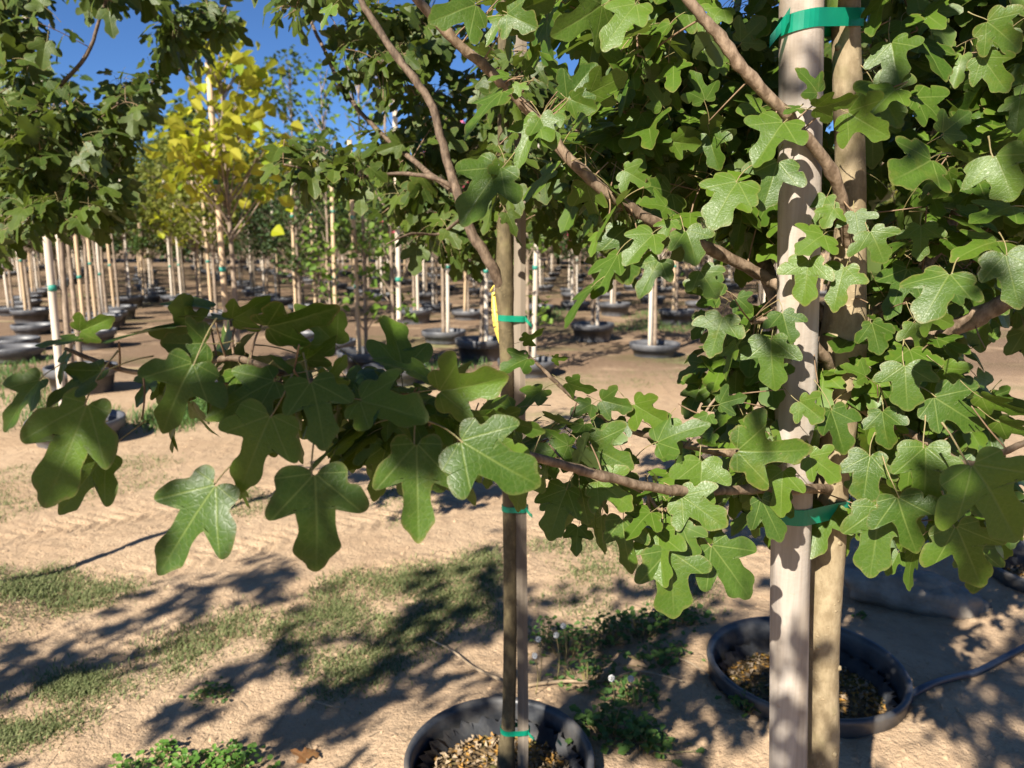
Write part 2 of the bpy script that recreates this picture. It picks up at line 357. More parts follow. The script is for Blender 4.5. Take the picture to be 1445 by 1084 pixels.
# ------------------------------------------------------------------ field-maple leaf shapes
HALF = [(0.07, -0.035), (0.19, -0.085), (0.31, -0.07), (0.395, 0.0), (0.385, 0.095),
        (0.455, 0.13), (0.535, 0.21), (0.570, 0.32), (0.535, 0.415), (0.435, 0.425), (0.285, 0.375),
        (0.200, 0.435), (0.190, 0.56), (0.238, 0.67), (0.252, 0.765), (0.195, 0.835), (0.125, 0.885), (0.075, 0.955)]
HALF = [(x * 0.93, y) for x, y in HALF]
class LeafShape: pass
def leaf_shape(seed, sub, rings):
    g = random.Random(seed)
    cw = g.uniform(0.85, 1.2); sharp = g.uniform(0.0, 1.0); bend = g.uniform(0.35, 1.0); asym = g.uniform(-0.06, 0.06)
    droop = g.uniform(0.02, 0.30); fold = g.uniform(0.02, 0.34); wave = g.uniform(0.015, 0.05); ph = g.uniform(0, 6.28); curl = g.uniform(-0.12, 0.22)
    sides = []
    for sgn in (1, -1):
        la = g.uniform(-0.24, 0.20); ls = g.uniform(0.84, 1.12); bs = g.uniform(0.75, 1.08); pts = []
        for i, (x, y) in enumerate(HALF):
            if i <= 4: x, y = x * bs, y * (0.8 + 0.4 * bs)
            elif i <= 9:
                dx, dy = x - 0.12, y - 0.22
                x = 0.12 + ls * (dx * math.cos(la) - dy * math.sin(la)); y = 0.22 + ls * (dx * math.sin(la) + dy * math.cos(la))
                if i in (7, 8): x += 0.035 * sharp; y += 0.03 * sharp
            elif i >= 11:
                x *= cw
                if i in (13, 14): x *= 1 - 0.12 * sharp
            if i == 10: x -= 0.07 * g.random(); y -= 0.04 * g.random()
            pts.append((sgn * (x + g.uniform(-.010, .010)) + asym * y * y, y + g.uniform(-.010, .010)))
        sides.append(pts)
    outl = [(0, 0.02)] + sides[0] + [(asym, 0.992)] + sides[1][::-1]
    if sub > 1: outl = [(p.x, p.y) for p in catmull([Vector((x, y, 0)) for x, y in outl], sub, True)]
    c = (0.0, 0.33); N = len(outl); P2 = []
    for k in range(rings):
        s = 1 - k / rings
        for x, y in outl: P2.append((c[0] + (x - c[0]) * s, c[1] + (y - c[1]) * s))
    P2.append(c); F = []
    for k in range(rings - 1):
        for i in range(N):
            j = (i + 1) % N; F.append((k * N + i, k * N + j, (k + 1) * N + j, (k + 1) * N + i))
    for i in range(N): F.append(((rings - 1) * N + i, (rings - 1) * N + (i + 1) % N, len(P2) - 1))
    V = []; UV = []
    for x, y in P2:
        r2 = x * x + (y - 0.2) ** 2; a = math.atan2(x, y + 0.05)
        z = -droop * max(0, y) ** 2 * bend - droop * 0.6 * x * x + fold * abs(x) * (1 - 0.5 * abs(x)) + wave * math.sin(a * 5 + ph) * r2 * 2
        z += curl * max(0, abs(x) - 0.3) * 0.8 - 0.03 * math.cos(a * 4.0) * min(1, r2 * 4)
        z += 0.02 * noise.noise(Vector((x * 4 + seed, y * 4, 0.5)))
        V.append((x, y, z)); UV.append((x - asym * y * y, y))
    nb = len(F)
    # petiole
    nv = len(V); pl = g.uniform(0.45, 0.75); S = 4 if rings < 3 else 6; K = 4
    for k in range(K + 1):
        u = k / K; cz = -0.25 * pl * u * u; cy = -pl * u + 0.03; rr = 0.0095 + 0.005 * (u > 0.9)
        for q in range(S):
            an = 2 * math.pi * q / S
            V.append((rr * math.cos(an) + 0.03 * math.sin(u * 3 + ph), cy, cz - 0.006 + rr * math.sin(an))); UV.append((0, -1))
    for k in range(K):
        for q in range(S):
            q2 = (q + 1) % S; F.append((nv + k * S + q, nv + k * S + q2, nv + (k + 1) * S + q2, nv + (k + 1) * S + q))
    L = LeafShape(); L.V = np.array(V); L.F = F; L.UV = UV; L.E = np.array([1 - k / rings for k in range(rings) for _ in range(N)] + [0.0] * (len(V) - rings * N)); L.mi = [0] * nb + [1] * (len(F) - nb); return L
def leaves_mesh(name, shape_insts, mats):
    """shape_insts: list of (LeafShape, 4x4 numpy or None, rnd) joined into one mesh"""
    VS = []; FS = []; MI = []; UVS = []; RN = []; EG = []; off = 0
    for L, mt, r in shape_insts:
        v = L.V if mt is None else L.V @ mt[:3, :3].T + mt[:3, 3]
        VS.append(v); FS += [tuple(i + off for i in f) for f in L.F]; MI += L.mi; UVS += [u for f in L.F for u in (L.UV[i] for i in f)]
        RN.append(np.full(len(v), r)); EG.append(L.E); off += len(v)
    me = bpy.data.meshes.new(name); me.from_pydata(np.concatenate(VS).tolist(), [], FS)
    for m_ in mats: me.materials.append(m_)
    me.polygons.foreach_set('material_index', MI); me.polygons.foreach_set('use_smooth', [True] * len(FS))
    me.uv_layers.new(name='UVMap').data.foreach_set('uv', np.array(UVS, dtype=np.float32).ravel())
    me.attributes.new('rnd', 'FLOAT', 'POINT').data.foreach_set('value', np.concatenate(RN).astype(np.float32))
    me.attributes.new('edge', 'FLOAT', 'POINT').data.foreach_set('value', np.concatenate(EG).astype(np.float32)); me.update(); return me
NVAR = 18
HI = [leaf_shape(100 + i, 3, 4) for i in range(NVAR)]
LO = [leaf_shape(100 + i, 1, 2) for i in range(NVAR)]

def frame(Y, N, roll=0.0):
    Y = Y.normalized(); N = N - Y * N.dot(Y)
    if N.length < 1e-4: N = Vector((0.3, 0.1, 1)) - Y * Y.z
    N.normalize()
    if roll: N = Matrix.Rotation(roll, 3, Y) @ N
    X = Y.cross(N); return X, Y, N
def leaf_matrix(B, Y, N, L, w=1.0, roll=0.0):
    X, Y, N = frame(Y, N, roll); m = Matrix.Identity(4)
    for i in range(3): m[i][0] = X[i] * L * w; m[i][1] = Y[i] * L; m[i][2] = N[i] * L; m[i][3] = B[i]
    return m
def rv(s=1.0): return Vector((rng.gauss(0, s), rng.gauss(0, s), rng.gauss(0, s)))

# ------------------------------------------------------------------ ground
SUNK = []            # (x, y, radius, rim height) of the pots set into the ground
def gz(x, y):
    h = 0.030 * noise.noise(Vector((x * 0.55, y * 0.55, 3.1))) + 0.012 * noise.noise(Vector((x * 2.1, y * 2.1, 7.7)))
    for px_, py_, r_, rim in SUNK:
        d = math.hypot(x - px_, y - py_)
        if d < r_ + .4:
            k = 1 - min(1, max(0, (d - r_ - .01) / .34)); k = k * k * (3 - 2 * k)
            h = h * (1 - k) + (rim - .040 + .010 * noise.noise(Vector((x * 7, y * 7, 5)))) * k
            if d < r_ * .93: h = -.34
    return h
TD = Vector((0.83, 0.56, 0)).normalized(); TN = Vector((-TD.y, TD.x, 0))
def gz_fine(x, y):
    h = gz(x, y)
    d = math.hypot(x, y - 2.5)
    if d < 6:
        h += 0.006 * noise.noise(Vector((x * 9, y * 9, 1.0))) + 0.0035 * noise.noise(Vector((x * 24, y * 24, 2.0)))
        for off, ph in ((0.0, 0.0), (0.62, 1.3), (-0.75, 0.5)):      # tread marks pressed by passing tyres
            q = (x + 1.35) * TN.x + (y - 3.05) * TN.y + off; a = (x + 1.35) * TD.x + (y - 3.05) * TD.y
            wv = max(0.0, 1 - (q / 0.17) ** 2)
            if wv > 0 and -2.4 < a < 2.2:
                tread = math.sin((a + 0.75 * abs(q)) * 2 * math.pi / 0.075 + ph)
                h += wv * (0.012 * max(-0.4, tread) * (0.6 + 0.7 * noise.noise(Vector((x * 3, y * 3, 9)))) - 0.012)
    return h
def axis(lo, hi, step, far_lo, far_hi, grow):
    a = list(np.arange(lo, hi, step)); s = step; v = hi; b = []
    while v < far_hi: b.append(v); s *= grow; v += s
    b.append(far_hi); s = step; v = lo - step; c = []
    while v > far_lo: c.append(v); s *= grow; v -= s
    c.append(far_lo); return c[::-1] + a + b
_m = gp(705, 1074, 0.09); _r = gp(1137, 938, 0.10); _e = gp(1492, 800, 0.09)
SUNK += [(_m.x, _m.y + .02, .23, .09), (_r.x, _r.y, .28, .10), (_e.x, _e.y, .25, .09), (-2.15, 2.45, .23, .09), (.382, 1.02, .23, .07)]
xs = axis(-2.6, 1.8, 0.016, -600, 600, 1.11); ys = axis(1.30, 4.3, 0.016, -300, 900, 1.09)
gv = [(x, y, gz_fine(x, y)) for y in ys for x in xs]; nx = len(xs)
gf = [(j * nx + i, j * nx + i + 1, (j + 1) * nx + i + 1, (j + 1) * nx + i) for j in range(len(ys) - 1) for i in range(nx - 1)]
gme = bpy.data.meshes.new('ground'); gme.from_pydata(gv, [], gf); gme.materials.append(M['ground'])
gme.polygons.foreach_set('use_smooth', [True] * len(gf)); gme.update()
tag(link('ground', gme), 'pale tan dirt ground with tyre tread marks', 'ground', kind='structure')

# ------------------------------------------------------------------ near maples: leaf bookkeeping
class Maple:
    def __init__(s, name, loc, label, mat, bark):
        s.root = empty(name, loc); tag(s.root, label, 'tree'); s.mat = mat; s.bark = bark
        s.skel = []; s.leaves = []; s.tw = MB(); s.loc = Vector(loc)
        s.mesh_hi = [leaves_mesh('leaf', [(L, None, 0.0)], [mat, M['petiole']]) for L in HI]
    def limb(s, pts, r0, r1, name='branch', sides=10, mat=None, sub=6, knots=True):
        P = catmull(pts, sub); n = len(P)
        rad = [r0 + (r1 - r0) * i / (n - 1) for i in range(n)]
        if knots:
            for i in range(1, n - 1):
                P[i] = P[i] + rv(min(rad[i] * 0.10, 0.0012)); rad[i] *= 1 + 0.10 * rng.random() + (0.22 if rng.random() < 0.10 else 0)
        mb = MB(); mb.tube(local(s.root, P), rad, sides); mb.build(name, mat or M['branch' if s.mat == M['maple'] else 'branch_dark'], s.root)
        s.skel += P; return P
    def hero(s, bx, by, tx, ty, z, dz=0.0, roll=0, w=1.0, var=None):
        B = pt(bx, by, z); T = pt(tx, ty, z)
        L = (T - B).length; Y = (T - B).normalized() - FW * dz; T2 = B + Y * L
        N = (CAMP - B).normalized() + Vector((0, 0, 0.30)) + rv(0.12)
        v = rng.randrange(NVAR) if var is None else var
        m = leaf_matrix(B, Y, N, L * 1.04 * math.sqrt(1 + dz * dz), w, R(roll)); s.leaves.append((m, v, 1e6 + 1))
        # short shoot to the nearest wood
        p = m @ Vector((0, -0.6, -0.12)); q = min(s.skel, key=lambda k: (k - p).length_squared)
        d = (q - p).length
        if 0.03 < d < 0.085: s.tw.tube(local(s.root, catmull([q, (p + q) / 2 + rv(0.0015), p], 4)), np.linspace(0.0011, 0.0007, 9).tolist(), 5)
    def leaf(s, B, Y, N, L):
        m = leaf_matrix(B, Y, N, L, rng.uniform(0.85, 1.1)); px, py, z = project(m @ Vector((0, 0.4, 0)))
        vis = L * FPX / z if (z > 0.1 and -30 < px < 1475 and -30 < py < 1114) else 0
        s.leaves.append((m, rng.randrange(NVAR), vis))
    def shoot(s, tip, base, L, pairs=3, sunw=0.9):
        d = (tip - base); ln = d.length
        mid = base + d * 0.55 + Vector((0, 0, 0.06 * ln)) + rv(0.03 * ln)
        P = catmull([base, mid, tip], 4); rad = np.linspace(0.0011 + 0.003 * min(1, ln), 0.0009, len(P)).tolist()
        s.tw.tube(local(s.root, P), rad, 5); s.skel += P[3:]
        for k in range(pairs):
            u = 1 - k * min(0.22, 0.05 / max(ln, 0.05)) if ln > 0 else 1
            i = max(0, min(len(P) - 1, int(u * (len(P) - 1)))); p = P[i] - d.normalized() * (0.018 * k)
            ax = (d.normalized().cross(Vector((0.2, 0.1, 1))) + rv(0.25)).normalized()
            if k % 2: ax = (ax.cross(d.normalized()) + rv(0.2)).normalized()
            for sg in (1, -1):
                out = (ax * sg + d.normalized() * 0.5 + Vector((0, 0, -0.45)) + rv(0.28)).normalized()
                sz = L * rng.uniform(0.7, 1.15) * (0.72 if k == 0 else 1)
                pet = out * (sz * rng.uniform(0.4, 0.7)) + Vector((0, 0, 0.15 * sz))
                Y = (out + Vector((0, 0, -0.65)) + rv(0.25)); N = TOSUN * sunw + Vector((0, 0, 0.5)) + rv(0.55)
                s.leaf(p + pet, Y, N, sz)
    def fill(s, poly, z0, z1, n, L, pairs=3, reach=0.10, avoid=(), sunw=0.9):
        x0 = min(p[0] for p in poly); x1 = max(p[0] for p in poly); y0 = min(p[1] for p in poly); y1 = max(p[1] for p in poly)
        C = []
        while len(C) < n:
            px, py = rng.uniform(x0, x1), rng.uniform(y0, y1)
            if inpoly(px, py, poly) and not any(inpoly(px, py, a) for a in avoid): C.append(pt(px, py, rng.uniform(z0, z1)))
        s.grow(C, L, pairs, reach, sunw)
    def grow(s, C, L, pairs=3, reach=0.10, sunw=0.9):
        sk = np.array([tuple(p) for p in s.skel])
        C.sort(key=lambda c: float(np.min(np.sum((sk - np.array(c)) ** 2, 1))))
        for c in C:
            sk = np.array([tuple(p) for p in s.skel]); dd = np.sum((sk - np.array(c)) ** 2, 1)
            q = Vector(sk[int(np.argmin(dd))])
            s.shoot(c, q, L, pairs, sunw)
    def finish(s, nparts=298):
        s.leaves.sort(key=lambda l: -l[2]); rest = []
        inv = Matrix.Translation(-s.loc)
        for i, (m, v, vis) in enumerate(s.leaves):
            if i < nparts and vis > 9:
                o = link('leaf', s.mesh_hi[v], s.root); o.matrix_basis = inv @ m
            else: rest.append((LO[v], np.array(inv @ m), rng.random()))
        if rest:
            o = link('foliage', leaves_mesh('foliage', rest, [M['maple_lo' if s.mat == M['maple'] else 'maple_dull_lo'], M['petiole']]), s.root); o['kind'] = 'stuff'
        if s.tw.v: s.tw.build('twigs', M['twig'], s.root)['kind'] = 'stuff'

# ------------------------------------------------------------------ pots
def pot_outer_mesh(D, H, lip=0.028):
    r = D / 2; mb = MB()
    prof = [(r * 0.84, -H), (r * 0.93, -0.10), (r * 0.935, -0.055), (r * 0.975, -0.05), (r * 0.985, -0.012), (r * 1.0, -0.004), (r * 1.0, 0.004), (r * 0.985, 0.010),
            (r * 0.945, 0.008), (r * 0.925, -0.004), (r * 0.915, -0.03), (r * 0.89, -0.14), (r * 0.80, -H + 0.01), (0.001, -H + 0.01)]
    mb.lathe(prof, 64, wob=0.013); return mb
def pot_inner_mesh(D, deep):
    """dimpled air-pruning liner with a scalloped edge"""
    r = D / 2 * 0.845; S = 44; mb = MB(); rows = 7
    for j in range(rows):
        for k in range(S * 2):
            q = math.pi * k / S; bumpy = 0.008 * (1 if (k + j) % 2 else -1)
            rr = r * (1 - 0.02 * j) + bumpy + 0.006 * noise.noise(Vector((math.cos(q) * 3, math.sin(q) * 3, j)))
            z = -deep - 0.017 * j + (0.010 * (k % 4 in (0, 1)) + 0.006 * noise.noise(Vector((math.cos(q) * 6, math.sin(q) * 6, 1))) if j == 0 else 0)
            mb.v.append((rr * math.cos(q), rr * math.sin(q), z))
    n = S * 2
    for j in range(rows - 1):
        for k in range(n): mb.f.append((j * n + k, j * n + (k + 1) % n, (j + 1) * n + (k + 1) % n, (j + 1) * n + k)); mb.m.append(0)
    return mb
def soil_disc(r, z, amp=0.012, rings=14, S=40):
    mb = MB(); mb.v.append((0, 0, z + amp))
    for i in range(1, rings + 1):
        for k in range(S):
            q = 2 * math.pi * k / S; rr = r * i / rings; x, y = rr * math.cos(q), rr * math.sin(q)
            mb.v.append((x, y, z + amp * noise.noise(Vector((x * 22, y * 22, r))) + amp * 0.8 * (1 - i / rings)))
    for k in range(S): mb.f.append((0, 1 + k, 1 + (k + 1) % S)); mb.m.append(0)
    for i in range(rings - 1):
        for k in range(S):
            a = 1 + i * S; mb.f.append((a + k, a + S + k, a + S + (k + 1) % S, a + (k + 1) % S)); mb.m.append(0)
    return mb
def near_pot(center, D, label, deep=0.05, H=0.34):
    e = empty('nursery_pot', center, rng.uniform(0, 6)); tag(e, label, 'plant pot', 'sunken double pots of the near maples')
    pot_outer_mesh(D, H).build('outer_pot', M['pot'], e)
    pot_inner_mesh(D, deep).build('inner_pot', M['pot'], e)
    so_ = soil_disc(D / 2 * 0.83, -deep - 0.04).build('soil', M['soil'], e)
    g = MB()                                                        # loose bark chips and fertiliser grains on the soil
    for i in range(420):
        q = rng.uniform(0, 6.28); rr = D / 2 * 0.78 * math.sqrt(rng.random()); c = Vector((rr * math.cos(q), rr * math.sin(q), -deep - 0.028))
        a = rv(1).normalized(); s_ = rng.uniform(0.003, 0.008); b_ = a.cross(rv(1)).normalized(); c2 = a.cross(b_)
        k = len(g.v); g.v += [tuple(c + a * s_ * 1.6), tuple(c + b_ * s_), tuple(c + c2 * s_), tuple(c - a * s_ - b_ * s_ * 0.6)]
        g.f += [(k, k + 1, k + 2), (k, k + 2, k + 3), (k, k + 3, k + 1), (k + 1, k + 3, k + 2)]; g.m += [rng.random() < 0.22] * 4
    o = g.build('soil_chips', [M['stick'], M['chip']], so_, False); o['kind'] = 'stuff'
    return e
M['chip'] = simple('orange_grain', (0.34, 0.18, 0.045), (0.44, 0.25, 0.07), 40, 0.6, 0.1)

def tie_band(circles, z, h, tail=None, dz=0.0):
    """flat tape wrapped round several circles (x, y, r): convex hull band"""
    P = []
    for x, y, r in circles:
        for k in range(28): q = 2 * math.pi * k / 28; P.append((x + r * math.cos(q), y + r * math.sin(q)))
    P = sorted(set(P)); cr = lambda o, a, b: (a[0] - o[0]) * (b[1] - o[1]) - (a[1] - o[1]) * (b[0] - o[0])
    lo = []
    for p in P:
        while len(lo) > 1 and cr(lo[-2], lo[-1], p) <= 0: lo.pop()
        lo.append(p)
    up = []
    for p in reversed(P):
        while len(up) > 1 and cr(up[-2], up[-1], p) <= 0: up.pop()
        up.append(p)
    hull = lo[:-1] + up[:-1]; n = len(hull); mb = MB()
    cx = sum(p[0] for p in hull) / n; cy = sum(p[1] for p in hull) / n
    for j, (zz, t) in enumerate(((-h / 2, 0), (-h / 2, 0.0007), (h / 2, 0.0007), (h / 2, 0))):
        for x, y in hull:
            d = math.hypot(x - cx, y - cy); mb.v.append((x + (x - cx) / d * t - cx, y + (y - cy) / d * t - cy, zz + dz * (x - cx)))
    for j in range(4):
        for k in range(n):
            j2 = (j + 1) % 4; mb.f.append((j * n + k, j * n + (k + 1) % n, j2 * n + (k + 1) % n, j2 * n + k)); mb.m.append(0)
    if tail:
        x0, y0 = tail[0] - cx, tail[1] - cy; b = len(mb.v); ex, ez = tail[2], tail[3]
        for i in range(5):
            u = i / 4
            for zz in (-h / 2.6, h / 2.6): mb.v.append((x0 + ex * u, y0 - 0.003 - 0.004 * math.sin(u * 3), ez * u + zz * (1 - 0.2 * u) + 0.3 * ex * u))
        for i in range(4): mb.f.append((b + 2 * i, b + 2 * i + 1, b + 2 * i + 3, b + 2 * i + 2)); mb.m.append(0)
    return mb, (cx, cy, z)

# ------------------------------------------------------------------ RIGHT MAPLE (in front of the lane, at arm's length)
YR = 1.02
trunk_px = [(1194, -420, .0155), (1194, -150, .0165), (1193, 0, .0172), (1196, 120, .0178), (1200, 240, .0185), (1199, 340, .020), (1194, 420, .025), (1190, 480, .0300),
            (1188, 530, .0290), (1184, 590, .0245), (1178, 650, .0230), (1171, 710, .0235), (1168, 800, .0222), (1163, 880, .0222), (1161, 960, .0218), (1160, 1084, .0225)]
tp = [(ptY(x, y, YR), r) for x, y, r in trunk_px]
low = tp[-1][0]
tp += [(Vector((low.x - 0.012, YR, 0.35)), .0235), (Vector((low.x - 0.02, YR, 0.16)), .026), (Vector((low.x - 0.02, YR, 0.03)), .031)]
rbase = Vector((tp[-1][0].x, YR, 0.03))
mapR = Maple('maple_tree', rbase, 'tan trunked field maple taped to thick pale round stake, lobed leaves at arm\'s length', M['maple'], M['bark_right'])
P = catmull([p for p, r in tp], 5); rad = np.interp(np.linspace(0, len(tp) - 1, len(P)), range(len(tp)), [r for p, r in tp]).tolist()
rad = [r * (1 + 0.045 * noise.noise(Vector((0, 0, p.z * 14)))) for r, p in zip(rad, P)]
mb = MB(); mb.tube(local(mapR.root, P), rad, 22)
for (x, y, a) in ((1166, 1052, -1.2), (1152, 905, -2.3), (1186, 935, -0.6), (1198, 76, -2.6), (1172, 768, -1.3)):      # bud scars
    c = ptY(x, y, YR); c = Vector((c.x, c.y, c.z)); d = Vector((math.cos(a), math.sin(a), 0.25)); rr = 0.0205 if y > 300 else 0.0165
    tc = min(P, key=lambda q: abs(q.z - c.z)); mb.tube(local(mapR.root, [tc + d * rr * 0.85, tc + d * (rr + 0.004)]), [0.0062, 0.0028], 8)
mb.build('trunk', M['bark_right'], mapR.root); mapR.skel += P[:70]
def pz(L): return [pt(x, y, z) for x, y, z in L]
fork = ptY(1190, 470, YR)
mapR.limb([fork] + pz([(1140, 425, 1.04), (1085, 395, 1.05), (1030, 365, 1.03), (905, 303, 0.96), (822, 243, 0.93), (762, 172, 0.92), (700, 108, 0.90), (640, 55, 0.88), (590, 0, 0.86), (520, -90, 0.84)]), .0088, .0045)
mapR.limb([ptY(1200, 360, YR)] + pz([(1196, 330, 0.98), (1190, 290, 0.95), (1168, 232, 0.92), (1120, 175, 0.90), (1050, 98, 0.87), (1010, 45, 0.86), (972, 0, 0.85), (915, -80, 0.84)]), .0078, .0052)
mapR.limb([fork + Vector((0, 0.02, 0))] + pz([(1120, 450, 1.08), (1085, 395, 1.12), (1060, 320, 1.17), (1010, 220, 1.2), (950, 110, 1.22), (930, 40, 1.22), (905, -60, 1.22)]), .0125, .0075)
mapR.limb([ptY(1184, 525, YR)] + pz([(1160, 500, 1.0), (1136, 474, .985), (1118, 455, .98), (1100, 448, .975), (1060, 455, .96)]), .0085, .0028)
mapR.limb([fork] + pz([(1240, 490, 1.04), (1300, 480, 1.02), (1362, 456, 0.98), (1420, 425, 0.95), (1470, 398, 0.93), (1560, 330, 0.92)]), .0125, .009)
mapR.limb([ptY(1178, 690, YR)] + pz([(1140, 690, .99), (1070, 690, .95), (1000, 693, .90), (930, 690, .85), (850, 672, .80), (790, 655, .77), (730, 640, .74), (640, 622, .70), (560, 590, .68), (480, 552, .665), (400, 528, .655), (330, 505, .65), (260, 520, .645), (190, 525, .64), (130, 507, .635), (92, 492, .63)]), .0062, .0016)
mapR.limb([ptY(1180, 600, YR)] + pz([(1110, 628, .98), (1040, 640, .955), (985, 632, .94), (940, 620, .93), (890, 608, .92), (850, 588, .915), (815, 565, .91), (785, 540, .905), (760, 515, .90), (740, 498, .895)]), .0055, .0016)
mapR.limb([ptY(1186, 560, YR)] + pz([(1240, 590, 1.0), (1310, 625, .95), (1360, 655, .9), (1400, 645, .87), (1445, 625, .85), (1500, 600, .84)]), .0055, .003)
mapR.limb([fork] + pz([(1240, 440, 1.03), (1290, 400, 1.05), (1350, 300, 1.08), (1400, 180, 1.1), (1430, 60, 1.1), (1450, -60, 1.1)]), .010, .006)
mapR.limb(pz([(985, 692, .89), (935, 720, .88), (915, 700, .88), (922, 740, .88), (935, 765, .88)]), .0022, .0012)
mapR.limb(pz([(930, 622, .925), (965, 630, .92), (985, 600, .915), (1000, 575, .91), (1012, 560, .91)]), .0022, .0012)

